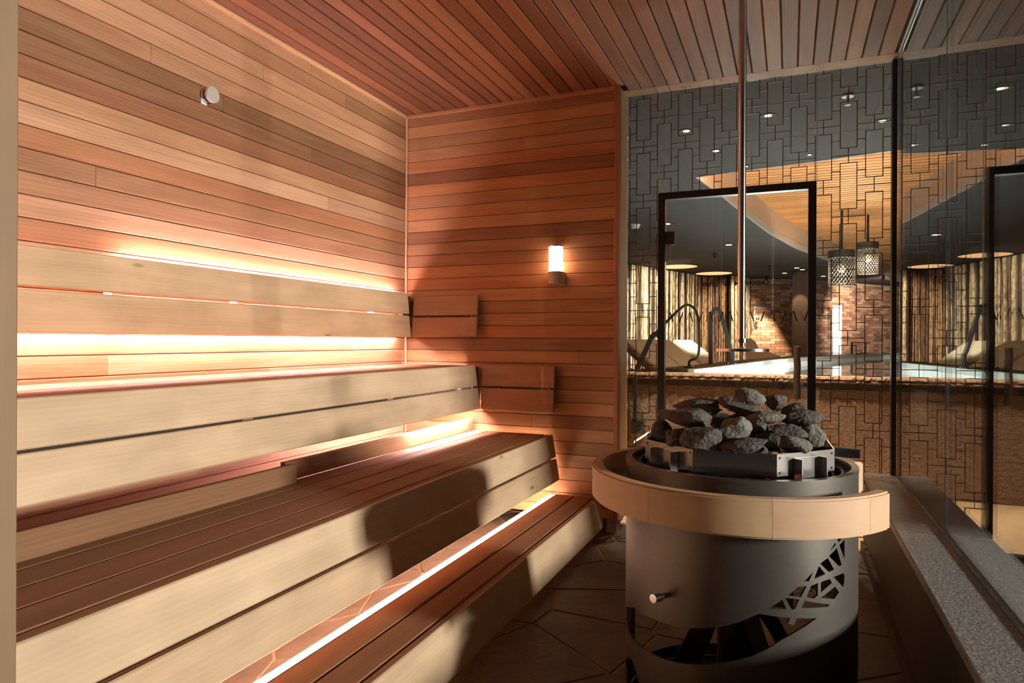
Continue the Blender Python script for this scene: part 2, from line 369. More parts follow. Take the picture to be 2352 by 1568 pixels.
struct(board('trim_7', None, (-.9195, 4.008, ZC+.0), (XG-.002, 4.008, ZC+.0), (0, 0, -1), .108, .03, M['trim'], (.8, .7, .62)), 'flat ceiling border board along the glass front', 'trim')
struct(board('trim_8', None, (XG-.006, YF, ZC-.002), (XG-.006, 3.95, ZC-.002), (0, 0, -1), .010, .012, M['alu']), 'thin metal channel on the ceiling above the side glass', 'trim')

# ------------------------------------------------------------------ floor with flagstones
fl = struct(box('floor', XL-.1, XG+.3, YF-.1, YG+.05, -.10, -.004, M['mortar']), 'dark flagstone floor with pale joints', 'floor')
def clip(poly, px, py, nx, ny):
    out = []
    for i in range(len(poly)):
        a, b = poly[i], poly[(i+1) % len(poly)]
        da = (a[0]-px)*nx+(a[1]-py)*ny; db = (b[0]-px)*nx+(b[1]-py)*ny
        if da <= 0: out.append(a)
        if da*db < 0:
            t = da/(da-db); out.append((a[0]+(b[0]-a[0])*t, a[1]+(b[1]-a[1])*t))
    return out
rnd = random.Random(21); seeds = []
for i in range(8):
    for j in range(11):
        seeds.append((XL+.17+i*.36+rnd.uniform(-.14, .14), YF-.0+j*.36+rnd.uniform(-.14, .14)+(.18 if i % 2 else 0)))
for i, s in enumerate(seeds):
    poly = [(XL+.01, YF-.08), (.368, YF-.08), (.368, YG), (XL+.01, YG)]
    for j, t in enumerate(seeds):
        if i == j: continue
        dx, dy = t[0]-s[0], t[1]-s[1]; d = math.hypot(dx, dy)
        if d > 1.2: continue
        poly = clip(poly, (s[0]+t[0])/2-dx/d*.007, (s[1]+t[1])/2-dy/d*.007, dx/d, dy/d)
        if len(poly) < 3: break
    if len(poly) < 3: continue
    cx = sum(p[0] for p in poly)/len(poly); cy = sum(p[1] for p in poly)/len(poly)
    o = prism('flagstone', [(p[0]-cx, p[1]-cy) for p in poly], -.02, rnd.uniform(-.002, .002), M['flag'], fl); o.location = (cx, cy, 0)

# ------------------------------------------------------------------ low stone ledge under the side glass
XI = .371; ZL = .421
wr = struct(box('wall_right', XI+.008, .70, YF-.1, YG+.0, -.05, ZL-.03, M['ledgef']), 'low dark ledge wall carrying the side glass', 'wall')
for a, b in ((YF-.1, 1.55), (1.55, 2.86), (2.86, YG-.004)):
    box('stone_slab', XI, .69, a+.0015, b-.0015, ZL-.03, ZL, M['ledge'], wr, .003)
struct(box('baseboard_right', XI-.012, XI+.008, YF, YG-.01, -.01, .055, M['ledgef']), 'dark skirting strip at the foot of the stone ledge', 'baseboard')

# ------------------------------------------------------------------ cabin front wall and jamb beside the camera
wf = struct(box('wall_front', XL-.02, -.775, YF-.10, YF-.03, -.05, ZC+.05, M['back']), 'cabin entrance wall next to the camera', 'wall')
for k in range(34):
    z1 = ZC - RH*k; z0 = max(z1-RH, 0)
    if z1-z0 > .02: board('plank', wf, (-.775, YF-.012, (z0+z1)/2), (XL+.02, YF-.012, (z0+z1)/2), (0, 1, 0), z1-z0-.002, .018, M['wall'], vary(MID), .003)
struct(board('trim_9', None, (-.735, .42, 0), (-.735, .42, ZC), (0, 1, 0), .085, .12, M['pale'], (.36, .31, .27)), 'blurred pale wooden door post at the left edge', 'trim')

# ------------------------------------------------------------------ upper bench
BY0, BY1 = YF-.0, 3.79
def split_boards(name, par, x0, z0, x1, z1, th, mat, cols, cuts, n):
    """boards along y between the points (x0,z0) and (x1,z1) of the cross section"""
    wd = math.hypot(x1-x0, z1-z0); xm, zm = (x0+x1)/2, (z0+z1)/2
    ys = [BY0] + cuts + [BY1]
    out = []
    for i, (a, b) in enumerate(zip(ys, ys[1:])):
        out.append(board(name, par, (xm, a+.001, zm), (xm, b-.001, zm), n, wd, th, mat, cols[i % len(cols)], .004))
    return out
ub = thing('upper_bench', (-2.08, 2.0, .0), 'upper sauna bench with two pale front boards', 'bench')
ZU = .966
edges = [-2.36, -2.235, -2.112, -1.99, -1.868]
for a, b in zip(edges, edges[1:]):
    split_boards('seat_slat', ub, a+.003, ZU, b-.003, ZU, .028, M['seat'], [vary((1.15, 1.0, .95)), vary((1.1, 1.0, .95))], [2.1], (0, 0, 1))
split_boards('nosing', ub, -1.866, ZU, -1.838, ZU, .028, M['seat'], [(1.0, .9, .85)], [2.1], (0, 0, 1))
nf = Vector((.275, 0, .037))
split_boards('front_board', ub, -1.813, ZU+.003, -1.7955, .838, .026, M['pale'], [(1.0, 1.0, 1.0)], [], nf)
split_boards('front_board', ub, -1.7945, .829, -1.777, .697, .026, M['pale'], [(.94, .93, .92)], [], nf)
for y in (.9, 1.9, 2.85, 3.6):
    box('bearer', -2.35, -1.85, y-.025, y+.025, ZU-.075, ZU-.029, M['seat'], ub)
    box('fascia_bracket', -1.858, -1.828, y-.025, y+.025, .72, ZU-.06, M['seat'], ub)
split_boards('gap_shade_strip', ub, -1.832, .868, -1.826, .80, .006, M['back'], [(1, 1, 1)], [], nf)  # dark strip added so the gap between the front boards reads as shade
box('end_light_stop', -1.872, -1.812, 3.770, 3.834, .705, .955, M['back'], ub)  # dark block added to stop strip light leaking at the bench end
led = box('led_strip', -1.813, -1.804, 3.02, 3.74, .701, .711, M['led_soft'], ub); tag(led, 'warm light strip hidden under the bench')

# ------------------------------------------------------------------ middle bench
mb = thing('middle_bench', (-1.53, 2.0, 0), 'middle sauna bench with dark slatted seat and back upstand', 'bench')
ZM = .562
for xu, ya, yb, cc in ((-1.772, BY0, 2.098, (.72, .68, .64)), (-1.828, 2.102, BY1, (1.1, 1.0, .9))):
    board('upstand_board', mb, (xu, ya, ZM+.038), (xu, yb, ZM+.038), (1, 0, .05), .076, .026, M['seat'], cc, .003)
edges = [-1.828, -1.718, -1.594, -1.471, -1.348]
for i, (a, b) in enumerate(zip(edges, edges[1:])):
    split_boards('seat_slat', mb, a+.0025, ZM, b-.0025, ZM, .028, M['seat'], [vary((.85, .78, .78), .08), vary((1.0, .9, .85), .08)], [2.1], (0, 0, 1))
split_boards('nosing', mb, -1.345, ZM-.001, -1.305, ZM-.001, .028, M['seat'], [(.9, .8, .78)], [2.1], (0, 0, 1))
nf = Vector((.26, 0, .045))
split_boards('front_board', mb, -1.300, ZM+.002, -1.279, .432, .026, M['pale'], [(.93, .93, .93)], [], nf)
split_boards('front_board', mb, -1.2775, .421, -1.254, .297, .026, M['pale'], [(.88, .85, .82)], [], nf)
split_boards('gap_shade_strip', mb, -1.319, .458, -1.309, .395, .006, M['back'], [(1, 1, 1)], [], nf)  # dark strip added to keep the step glow out of this gap
for y in (.9, 1.9, 2.85, 3.6):
    box('bearer', -1.80, -1.345, y-.025, y+.025, ZM-.09, ZM-.029, M['seat'], mb)
    box('fascia_bracket', -1.338, -1.312, y-.025, y+.025, .32, ZM-.03, M['seat'], mb)
    box('leg', -1.80, -1.75, y-.025, y+.025, 0, ZM-.09, M['seat'], mb)

box('led_block_panel', -1.87, -1.855, BY0, BY1, .02, ZM-.09, M['seat'], mb)  # added panel, blocks step light from the void under the upper bench
# ------------------------------------------------------------------ step
st = thing('bench_step', (-1.14, 2.0, 0), 'low wooden step in front of the benches with glowing light strip', 'step')
ZS = .212
for a, b in ((-1.275, -1.166), (-1.161, -1.052), (-1.047, -1.018)):
    split_boards('step_slat', st, a+.001, ZS, b-.001, ZS, .028, M['seat'], [vary((.95, .85, .8), .06)], [], (0, 0, 1))
split_boards('front_board', st, -1.016, ZS+.001, -.985, .045, .03, M['pale'], [(.86, .84, .82)], [], (.16, 0, .03))
led = box('led_strip', -1.312, -1.281, BY0, BY1-.01, ZS-.024, ZS-.003, M['led_step'], st); tag(led, 'bright warm light strip along the back of the step')
tag(box('led_strip', -1.325, -1.314, BY0, BY1-.02, .150, .182, M['led_fill'], st), 'hidden emitter added to light the floor behind the step')  # extra emitter out of sight, added for the floor behind the visible strip
box('led_batten', -1.301, -1.281, BY0, BY1-.01, .10, .186, M['seat'], st)
board('light_lip', st, (-1.278, BY0, ZS-.001), (-1.278, BY1, ZS-.001), (0, 0, 1), .005, .03, M['alu'])
for y in (.8, 1.8, 2.8, 3.6):
    box('leg', -1.27, -1.21, y-.025, y+.025, 0, ZS-.029, M['seat'], st)
    box('fascia_bracket', -1.055, -1.02, y-.025, y+.025, .05, ZS-.029, M['seat'], st)

# ------------------------------------------------------------------ backrests
br = thing('backrest', (-2.32, 2.0, 1.28), 'long two-board backrest on the left wall with glow behind', 'backrest')
nf = Vector((.28, 0, .03))
split_boards('backrest_board', br, -2.302, 1.428, -2.291, 1.294, .022, M['pale'], [(.98, .92, .86)], [], nf)
split_boards('backrest_board', br, -2.290, 1.283, -2.278, 1.143, .022, M['pale'], [(.92, .84, .76)], [], nf)
for y in (.9, 1.75, 2.36, 3.45):
    box('bracket', XL+.0, -2.318, y-.02, y+.02, 1.16, 1.40, M['pale'], br)
box('end_light_stop', -2.345, -2.312, 3.745, 3.834, 1.15, 1.41, M['back'], br)  # added dark block, keeps the end gap of the backrest unlit
tag(box('led_strip', -2.340, -2.328, BY0, 3.71, 1.160, 1.170, M['led'], br), 'warm light strip behind the lower backrest board')
tag(box('led_strip', -2.345, -2.333, 1.80, 3.71, 1.392, 1.402, M['led'], br), 'warm light strip behind the upper backrest board')
def end_rest(x0, x1, zt, zb, label):
    e = thing('end_backrest', ((x0+x1)/2, 3.83, (zt+zb)/2), label, 'backrest', 'short end backrests on the back wall')
    zm = (zt+zb)/2; n = Vector((0, -.27, .03))
    yt, yb = 3.818, 3.790
    def yy(z): return yb+(yt-yb)*(z-zb)/(zt-zb)
    for a, b, c in ((zt, zm+.006, (.62, .45, .36)), (zm-.006, zb, (.66, .46, .36))):
        board('backrest_board', e, (x0, (yy(a)+yy(b))/2, (a+b)/2), (x1, (yy(a)+yy(b))/2, (a+b)/2), n, math.hypot(a-b, yy(a)-yy(b)), .022, M['pale'], c, .003)
    for x in (x0+.09, x1-.05):
        box('bracket', x-.02, x+.02, 3.836, YB, zb+.03, zt-.03, M['seat'], e)
    for x in (x1-.075, x1-.035):
        cyl('bolt', (x, 3.812), .004, zm-.004, zm+.004, M['steel_pol'], e, 8)
end_rest(-2.272, -1.816, 1.408, 1.146, 'short end backrest on the back wall above the upper bench')
end_rest(-1.775, -1.300, .972, .697, 'short end backrest on the back wall above the middle bench')

# ------------------------------------------------------------------ wall lamp and sensor
lp = thing('wall_lamp', (-1.30, YB, 1.58), 'glowing cylindrical opal wall lamp on the back plank wall', 'lamp')
lx, ly = -1.293, YB-.052
shd = cyl('lamp_shade', (lx, ly), .042, 1.535, 1.684, M['lampglass'], lp, 32)
cyl('lamp_cap', (lx, ly), .043, 1.684, 1.692, M['steel_pol'], shd, 32)
bm = bmesh.new()
prof = [(-.044, .052), (-.044, 0)] + [(.044*math.cos(PI+PI*i/16), .0+.044*math.sin(PI+PI*i/16)) for i in range(1, 16)] + [(.044, 0), (.044, .052)]
a = [bm.verts.new((lx+x, ly+y, 1.462)) for x, y in prof]; b = [bm.verts.new((lx+x, ly+y, 1.535)) for x, y in prof]
for i in range(len(prof)): bm.faces.new((a[i], a[(i+1) % len(prof)], b[(i+1) % len(prof)], b[i]))
bm.faces.new(a); bm.faces.new(b[::-1]); bmesh.ops.recalc_face_normals(bm, faces=bm.faces)
me = mesh_from(bm, 'lamp_base'); smooth_sides(me, 30); linkobj('lamp_base', me, M['lampbase'], lp)
kn = thing('sensor_knob', (XL, 2.20, 2.185), 'small round metal sensor knob high on the left plank wall', 'sensor')
def xcyl(name, x0, x1, y, z, r, mat, par, n=28):
    bm = bmesh.new(); bm_cyl(bm, (0, 0), r, r, 0, x1-x0, n); me = mesh_from(bm, name); smooth_sides(me)
    o = linkobj(name, me, mat, par); o.location = (x0, y, z); o.rotation_euler = (0, PI/2, 0); return o
xcyl('knob_stem', XL, XL+.035, 2.20, 2.185, .026, M['steel'], kn)
xcyl('knob_collar', XL+.006, XL+.016, 2.20, 2.185, .031, M['steel_pol'], kn)
xcyl('knob_disc', XL+.035, XL+.047, 2.20, 2.185, .034, M['alu'], kn)
box('knob_tag', XL, XL+.004, 2.175, 2.205, 2.145, 2.17, M['white'], kn)

# ------------------------------------------------------------------ glass front, door, side glass
def pane(name, x0, x1, z0, z1, label):
    o = struct(box(name, x0, x1, YG, YG+.010, z0, z1, M['glass']), label, 'window'); return o
DX0, DX1, DZ = -.728, .136, 2.008
w1 = pane('window_1', -.918, DX0-.002, .02, ZC, 'narrow glass panel with lattice left of the glass door')
w2 = pane('window_2', DX0+.000, DX1+.000, DZ+.003, ZC, 'glass panel with lattice above the door')
w3 = pane('window_3', DX1+.002, .500, .02, ZC, 'glass panel with lattice right of the glass door')
for wpar, x in ((w2, DX0-.001), (w2, DX1+.001)):
    box('joint_strip', x-.0012, x+.0012, YG-.0006, YG+.0106, DZ+.004, ZC-.004, M['joint'], wpar)
struct(box('trim_10', .499, XG-.001, YG-.03, YG+.03, ZL-.4, ZC, M['black']), 'black corner post where the two glass walls meet', 'trim')
for i, (a, b) in enumerate(((YF-.05, 1.50), (1.506, 2.838), (2.842, YG-.032))):
    struct(box('window_%d' % (4+i), XG, XG+.010, a, b, ZL+.004, ZC, M['side_glass']), ['side glass panel closest to the camera', 'middle side glass panel above the stone ledge', 'side glass panel meeting the black corner post'][i], 'window')
struct(box('trim_11', XG-.006, XG+.016, YF, YG-.03, ZL, ZL+.006, M['steel']), 'thin metal channel at the foot of the side glass', 'trim')
struct(box('trim_12', XG-.001, XG+.011, 2.8385, 2.8415, ZL+.006, ZC, M['blackm']), 'dark vertical seam between two side glass panels', 'trim')

d1 = tag(thing('door_1', ((DX0+DX1)/2, YG, 0), 'black framed glass door with mirrored lettering', 'door'), kind='structure')
fw = .041
def bevbox(nm, x0, x1, z0, z1): return box(nm, x0, x1, YG-.022, YG+.028, z0, z1, M['black'], d1, .0015)
bevbox('frame_stile', DX0, DX0+fw, .01, DZ); bevbox('frame_stile', DX1-fw, DX1, .01, DZ)
bevbox('frame_rail', DX0+fw, DX1-fw, DZ-fw, DZ); bevbox('frame_rail', DX0+fw, DX1-fw, .01, .06)
box('door_pane', DX0+fw, DX1-fw, YG, YG+.008, .06, DZ-fw, M['glass'], d1)
bm = bmesh.new(); random.seed(3)
pts = [(.041+.002*math.sin(k*1.3), YG-.055+.002*math.cos(k*2.1), .812+k*.0286) for k in range(11)]
bm_tube(bm, pts, .0175, 14); bmesh.ops.recalc_face_normals(bm, faces=bm.faces)
me = mesh_from(bm, 'door_handle'); smooth_sides(me); dh = tag(linkobj('door_handle', me, plain('driftwood_handle', (.24, .20, .16), .6, noise_amt=.3, noise_scale=40), d1), 'round driftwood pull handle')
for z in (.88, 1.03): 
    o = box('handle_mount', .034, .048, YG-.042, YG+.0, z-.006, z+.006, M['steel'], dh)
box('lock_plate', -.058, .055, YG-.004, YG-.001, .855, .897, glass('frosted_plate', (.75, .78, .70), .3), d1)
box('lock_keeper', -.038, -.018, YG-.008, YG-.004, .858, .889, M['blackm'], d1)
dc = box('door_closer', DX0+fw, DX0+fw+.048, YG+.030, YG+.075, 1.705, 1.782, M['blackm'], d1)
cyl('closer_arm', (DX0+fw+.014, YG+.05), .007, 1.60, 1.705, M['alu'], dc, 10)
# lettering on the door glass, written to be read from the other side
def text_mesh(name, s, size, loc, mat, par, extrude=.0006):
    cu = bpy.data.curves.new(name, 'FONT'); cu.body = s; cu.size = size; cu.extrude = extrude; cu.offset = .0009; cu.align_x = 'LEFT'; cu.space_character = 1.15
    o = bpy.data.objects.new(name, cu); COL.objects.link(o); bpy.context.view_layer.update()
    me = bpy.data.meshes.new_from_object(o.evaluated_get(bpy.context.evaluated_depsgraph_get())); bpy.data.objects.remove(o)
    t = linkobj(name, me, None, par); me.materials.clear(); me.materials.append(mat)
    t.location = loc; t.rotation_euler = (PI/2, 0, PI); return t, me
t, me = text_mesh('lettering', 'LACONIUM  85° 20%RF', .034, (-.108, YG+.0095, 1.446), M['blackm'], d1)
wt = max(v.co.x for v in me.vertices); t.scale = (.372/wt, 1, 1)
for i in range(14):
    up = (i % 2 == 0)                     # alternate Λ and V, seen from inside from left to right
    xc = -.660 + i*.0567; za, zb = (1.239, 1.296)
    bm = bmesh.new()
    def stroke(x0, z0, x1, z1, hw):
        q = [(x0-hw, z0), (x0+hw, z0), (x1+hw, z1), (x1-hw, z1)]
        A = [bm.verts.new((x, -.0006, z)) for x, z in q]; B = [bm.verts.new((x, .0006, z)) for x, z in q]
        bm.faces.new(A); bm.faces.new(B[::-1])
        for k in range(4): bm.faces.new((A[k], A[(k+1) % 4], B[(k+1) % 4], B[k]))
    h = (zb-za)/2
    if up: stroke(-.019, -h, 0, h, .0014); stroke(.019, -h, .001, h, .0036)
    else: stroke(-.019, h, 0, -h, .0014); stroke(.019, h, .001, -h, .0036)
    bmesh.ops.recalc_face_normals(bm, faces=bm.faces)
    o = linkobj('zigzag_letter', mesh_from(bm, 'zigzag_letter'), M['blackm'], d1); o.location = (xc, YG+.0095, (za+zb)/2)

# lattice applied to the glass
LW = .0042
def lattice(zone, label, xa, xb, za, zb):
    t = thing('lattice_screen', ((xa+xb)/2, YG-.006, za), label, 'lattice', 'brown fretwork on the glass front')
    y0, y1 = YG-.006, YG-.0005
    cw, ww, p, h, xs = .1237, .082, .330, .249, -.861
    cache = {}
    def bar(x0, x1, z0, z1):
        x0, x1, z0, z1 = max(x0, xa), min(x1, xb), max(z0, za), min(z1, zb)
        if x1-x0 < LW*.9 or z1-z0 < LW*.9: return None
        return (x0, x1, z0, z1)
    def emitbars(name, bars):
        bars = [b for b in bars if b]
        if not bars: return
        x0 = min(b[0] for b in bars); z0 = min(b[2] for b in bars)
        key = tuple(round(v, 3) for b in bars for v in (b[0]-x0, b[1]-x0, b[2]-z0, b[3]-z0))
        me = cache.get(key)
        if me is None:
            bm = bmesh.new()
            for b in bars: bm_box(bm, b[0]-x0, b[1]-x0, 0, y1-y0, b[2]-z0, b[3]-z0)
            me = mesh_from(bm, name); me.materials.append(M['lattice']); cache[key] = me
        o = linkobj(name, me, None, t); o.location = (x0, y0, z0)
    e = LW/2
    for i in range(-2, 13):
        xl = xs + i*cw; xr = xl+ww; xm = (xl+xr)/2
        top0 = 2.588 + p*2 if i % 2 == 0 else 2.424 + p*2
        for j in range(12):
            zt = top0 - p*j; zbm = zt-h
            if xr < xa or xl > xb or zt-p < za-.4: continue
            emitbars('lattice_frame', [bar(xl-e, xl+e, zbm-e, zt+e), bar(xr-e, xr+e, zbm-e, zt+e), bar(xl+e, xr-e, zt-e, zt+e), bar(xl+e, xr-e, zbm-e, zbm+e)])
            zn = zt-p; zc = (zbm+zn)/2
            emitbars('lattice_cross', [bar(xm-e, xm+e, zn+e, zbm-e), bar(xl-(cw-ww)+e, xm-e, zc-e, zc+e), bar(xm+e, xr+(cw-ww)-e, zc-e, zc+e)])
            # links to the next column where the two rows of frames overlap
            for zz in (zt-.0425, zbm+.0425):
                emitbars('lattice_link', [bar(xr+e, xr+(cw-ww)-e, zz-e, zz+e)])
lattice(0, 'brown lattice on the narrow glass left of the door', -.914, DX0-.004, .05, ZC-.003)
lattice(1, 'brown lattice on the glass above the door', DX0+.004, DX1-.004, DZ+.004, ZC-.003)
lattice(2, 'brown lattice on the glass right of the door', DX1+.004, .498, .05, ZC-.003)

# ------------------------------------------------------------------ stove
SX, SY, SR = -.146, 2.145, .33
sv = thing('sauna_stove', (SX, SY, 0), 'round dark sauna stove with cut-out drum and wooden guard rail', 'stove')
HOLES = [[(-33.6, .6251), (-27.1, .6188), (-30.6, .6107), (-35.6, .5966), (-36.6, .6055)], [(-38.2, .5975), (-37.7, .5914), (-42.0, .5783)], [(-30.7, .5995), (-35.0, .5885), (-30.6, .5462)], [(-36.9, .5824), (-33.1, .5346), (-35.0, .5328), (-42.4, .566)], [(-43.0, .5619), (-38.9, .5282), (-42.3, .5245), (-47.6, .5506)], [(-48.3, .5449), (-44.5, .5213), (-51.0, .5124), (-49.9, .5262)], [(-51.2, .5315), (-53.8, .5078), (-56.0, .5098)], [(-54.8, .4965), (-57.6, .4693), (-63.6, .4748), (-58.9, .4966)], [(-48.8, .5017), (-48.8, .4697), (-51.1, .4624), (-54.9, .4682), (-52.6, .4957)], [(-42.0, .5065), (-40.2, .4958), (-47.1, .4754), (-47.2, .5023)], [(-31.5, .5115), (-30.6, .5022), (-30.8, .4856), (-31.8, .4747), (-39.2, .509)], [(-38.1, .4834), (-35.1, .4651), (-38.7, .451), (-47.4, .4621)], [(-66.3, .4653), (-64.3, .4399), (-72.3, .4411), (-68.7, .4546)], [(-64.9, .4692), (-58.4, .4639), (-60.6, .4389), (-62.1, .4393)], [(-55.7, .4596), (-41.8, .44), (-43.1, .4355), (-57.3, .4414)],
 [(-144.9, .3405), (-152, .325), (-162, .306), (-172, .285), (-176, .268), (-170, .254), (-160, .246), (-150.2, .243), (-140.9, .2435), (-132.9, .2448), (-125.7, .2467), (-118.9, .25), (-111.3, .2571), (-103.8, .2667), (-96.9, .2781), (-90.4, .2918), (-84.5, .3044), (-79.0, .3178), (-74.5, .3322), (-70.8, .3446), (-66.1, .3635), (-60.7, .3791), (-55.5, .3936), (-49.4, .4113), (-59.5, .4165), (-61.0, .3983), (-63.7, .4044), (-62.7, .4179), (-69.9, .4222), (-76.4, .4268), (-81.4, .4112), (-86.3, .3967), (-92.8, .381), (-102.4, .3656), (-111.3, .3529), (-119.0, .3496), (-129.7, .346), (-134.8, .341)],
 [(-262, .06), (-190, .06), (-190, .32), (-262, .32)], [(12, .06), (84, .06), (84, .32), (12, .32)],
 [(-148, .18), (-142.6, .1596), (-139.6, .1367), (-138, .115), (-140, .075), (-150, .055), (-165, .07), (-168, .11), (-158.1, .16)]]
def drum():
    z0, z1 = .02, .764
    pts, edges = [], []
    def addloop(lp):
        b = len(pts); pts.extend(lp)
        edges.extend((b+i, b+(i+1) % len(lp)) for i in range(len(lp)))
    A0, A1 = -270.0, 90.0
    nseg = 120
    ang = [A0+(A1-A0)*i/nseg for i in range(nseg+1)]
    outer = [(a*.01, z0) for a in ang] + [(a*.01, z1) for a in ang[::-1]]
    addloop(outer)
    def dens(lp):
        out = []
        for i in range(len(lp)):
            (a0, h0), (a1, h1) = lp[i], lp[(i+1) % len(lp)]
            k = max(1, int(abs(a1-a0)/4))
            out += [((a0+(a1-a0)*t/k)*.01, h0+(h1-h0)*t/k) for t in range(k)]
        return out
    hl = [dens(h) for h in HOLES]
    for h in hl: addloop(h)
    def inside(p, poly):
        c = False
        for i in range(len(poly)):
            a, b = poly[i], poly[i-1]
            if (a[1] > p[1]) != (b[1] > p[1]) and p[0] < (b[0]-a[0])*(p[1]-a[1])/(b[1]-a[1])+a[0]: c = not c
        return c
    for a in ang[1:-1]:
        for k in range(1, 19):
            q = (a*.01, z0+(z1-z0)*k/19)
            if not any(inside(q, h) for h in hl): pts.append(q)
    vs, es, fs, _, _, _ = delaunay_2d_cdt([Vector(p) for p in pts], edges, [], 0, 1e-6)
    bm = bmesh.new(); bv = []
    for v in vs:
        t = math.radians(v.x*100); bv.append(bm.verts.new((SR*math.cos(t), SR*math.sin(t), v.y)))
    for f in fs:
        c = (sum(vs[i].x for i in f)/3, sum(vs[i].y for i in f)/3)
        if any(inside(c, h) for h in hl): continue
        try: bm.faces.new([bv[i] for i in f])
        except ValueError: pass
    bmesh.ops.delete(bm, geom=[v for v in bm.verts if not v.link_faces], context='VERTS')
    bmesh.ops.remove_doubles(bm, verts=bm.verts, dist=1e-5)
    bmesh.ops.recalc_face_normals(bm, faces=bm.faces)
    for f in bm.faces:                       # outward
        c = f.calc_center_median()
        if f.normal.dot(Vector((c.x, c.y, 0))) < 0: f.normal_flip()
    ext = bmesh.ops.extrude_face_region(bm, geom=bm.faces[:])
    for v in [g for g in ext['geom'] if isinstance(g, bmesh.types.BMVert)]:
        k = (SR-.006)/SR; v.co.x *= k; v.co.y *= k
    bmesh.ops.recalc_face_normals(bm, faces=bm.faces)
    me = mesh_from(bm, 'drum'); smooth_sides(me, 35)
    o = linkobj('drum', me, M['drum'], sv); o.location = (SX, SY, 0)
    return o
drum()
def ring_mesh(r0, r1, z0, z1, a0, a1, n):
    bm = bmesh.new(); full = abs(a1-a0) > 359.9
    secs = []
    for i in range(n if full else n+1):
        t = math.radians(a0+(a1-a0)*i/n); c, s = math.cos(t), math.sin(t)
        secs.append([bm.verts.new((r*c, r*s, z)) for r, z in ((r0, z0), (r1, z0), (r1, z1), (r0, z1))])
    for i in range(len(secs) if full else len(secs)-1):
        A, B = secs[i], secs[(i+1) % len(secs)]
        for k in range(4): bm.faces.new((A[k], B[k], B[(k+1) % 4], A[(k+1) % 4]))
    if not full: bm.faces.new(secs[0]); bm.faces.new(secs[-1][::-1])
    bmesh.ops.recalc_face_normals(bm, faces=bm.faces)
    return bm
def ring(name, r0, r1, z0, z1, mat, par, a0=0, a1=360, n=96, bev=0):
    bm = ring_mesh(r0, r1, z0, z1, a0, a1, n)
    me = mesh_from(bm, name); smooth_sides(me, 35)
    o = linkobj(name, me, mat, par); o.location = (SX, SY, 0); return o
ring('drum_rim', SR-.018, SR+.001, .756, .766, M['drum'], sv)
# radial grate
gr = ring('grate_ring', .286, .292, .742, .752, M['grate'], sv); ring('grate_ring', .308, .313, .742, .752, M['grate'], sv)
bm = bmesh.new(); bm_box(bm, .291, .309, -.0028, .0028, .743, .751); gm = mesh_from(bm, 'grate_bar'); gm.materials.append(M['grate'])
for i in range(120):
    o = linkobj('grate_bar', gm, None, sv); o.location = (SX, SY, 0); o.rotation_euler = (0, 0, 2*PI*i/120)
ring('grate_shelf', .27, .324, .715, .720, M['darkin'], sv)
ring('inner_liner', .262, .268, .52, .742, M['darkin'], sv, n=64)
# heater body and pedestal seen through the openings
cyl('heater_body', (SX, SY), .20, .45, .70, M['darkin'], sv, 32)
box('control_box', SX-.02, SX+.16, SY-.10, SY+.06, .37, .45, M['steel'], sv)
ped = cyl('pedestal', (SX, SY), .055, .03, .45, M['darkin'], sv, 24)
for k in range(4):
    t = math.radians(35+90*k); u = Vector((math.cos(t), math.sin(t), 0)); c = Vector((SX, SY, 0))
    tube('pedestal_arm', [c+u*.05+Vector((0, 0, .36)), c+u*.13+Vector((0, 0, .25)), c+u*.24+Vector((0, 0, .06)), c+u*.29+Vector((0, 0, .03))], .02, M['darkin'], ped, 8, (.022, .006))
ring('base_ring', .20, SR-.012, .0, .02, M['darkin'], sv, n=48)
ring('base_ring', .03, .09, .0, .02, M['darkin'], sv, n=48)
# red heating elements under the tray
for k in range(10):
    t = math.radians(-150+k*14)
    box('heating_element', SX+.235*math.cos(t)-.006, SX+.235*math.cos(t)+.006, SY+.235*math.sin(t)-.006, SY+.235*math.sin(t)+.006, .66, .755, M['red'], sv)
ring('heating_element', .236, .246, .722, .734, M['red'], sv, -165, -10, 40)
# stainless tray for the stones
TR = .28; TA = -86.1+21
def octpts(r): return [(SX+r*math.cos(math.radians(TA+45*k)), SY+r*math.sin(math.radians(TA+45*k))) for k in range(8)]
bm = bmesh.new()
o1, o2 = octpts(TR), octpts(TR-.003)
A = [bm.verts.new((x, y, .767)) for x, y in o1]; B = [bm.verts.new((x, y, .826)) for x, y in o1]
C_ = [bm.verts.new((x, y, .826)) for x, y in o2]; D = [bm.verts.new((x, y, .775)) for x, y in o2]
for i in range(8):
    j = (i+1) % 8
    bm.faces.new((A[i], A[j], B[j], B[i])); bm.faces.new((B[i], B[j], C_[j], C_[i])); bm.faces.new((C_[i], C_[j], D[j], D[i]))
bm.faces.new(A[::-1]); bm.faces.new(D); bmesh.ops.recalc_face_normals(bm, faces=bm.faces)
tray = linkobj('stone_tray', mesh_from(bm, 'stone_tray'), M['steel'], sv)
def sub(name, me, mat): return linkobj(name, me, mat, tray)
rv = bmesh.new(); bm_cyl(rv, (0, 0), .0035, .0025, 0, .003, 8); rvm = mesh_from(rv, 'rivet'); rvm.materials.append(M['steel_pol'])
for i in range(8):
    a, b = Vector((*o1[i], 0)), Vector((*o1[(i+1) % 8], 0)); d = (b-a).normalized(); n = Vector((d.y, -d.x, 0))
    if n.dot((a+b)/2-Vector((SX, SY, 0))) < 0: n = -n
    for f in (.05, .95):
        for z in (.777, .816):
            q = a.lerp(b, f)+n*.0002; o = linkobj('rivet', rvm, None, tray); o.location = (q.x, q.y, z); o.rotation_euler = n.to_track_quat('Z', 'Y').to_euler()
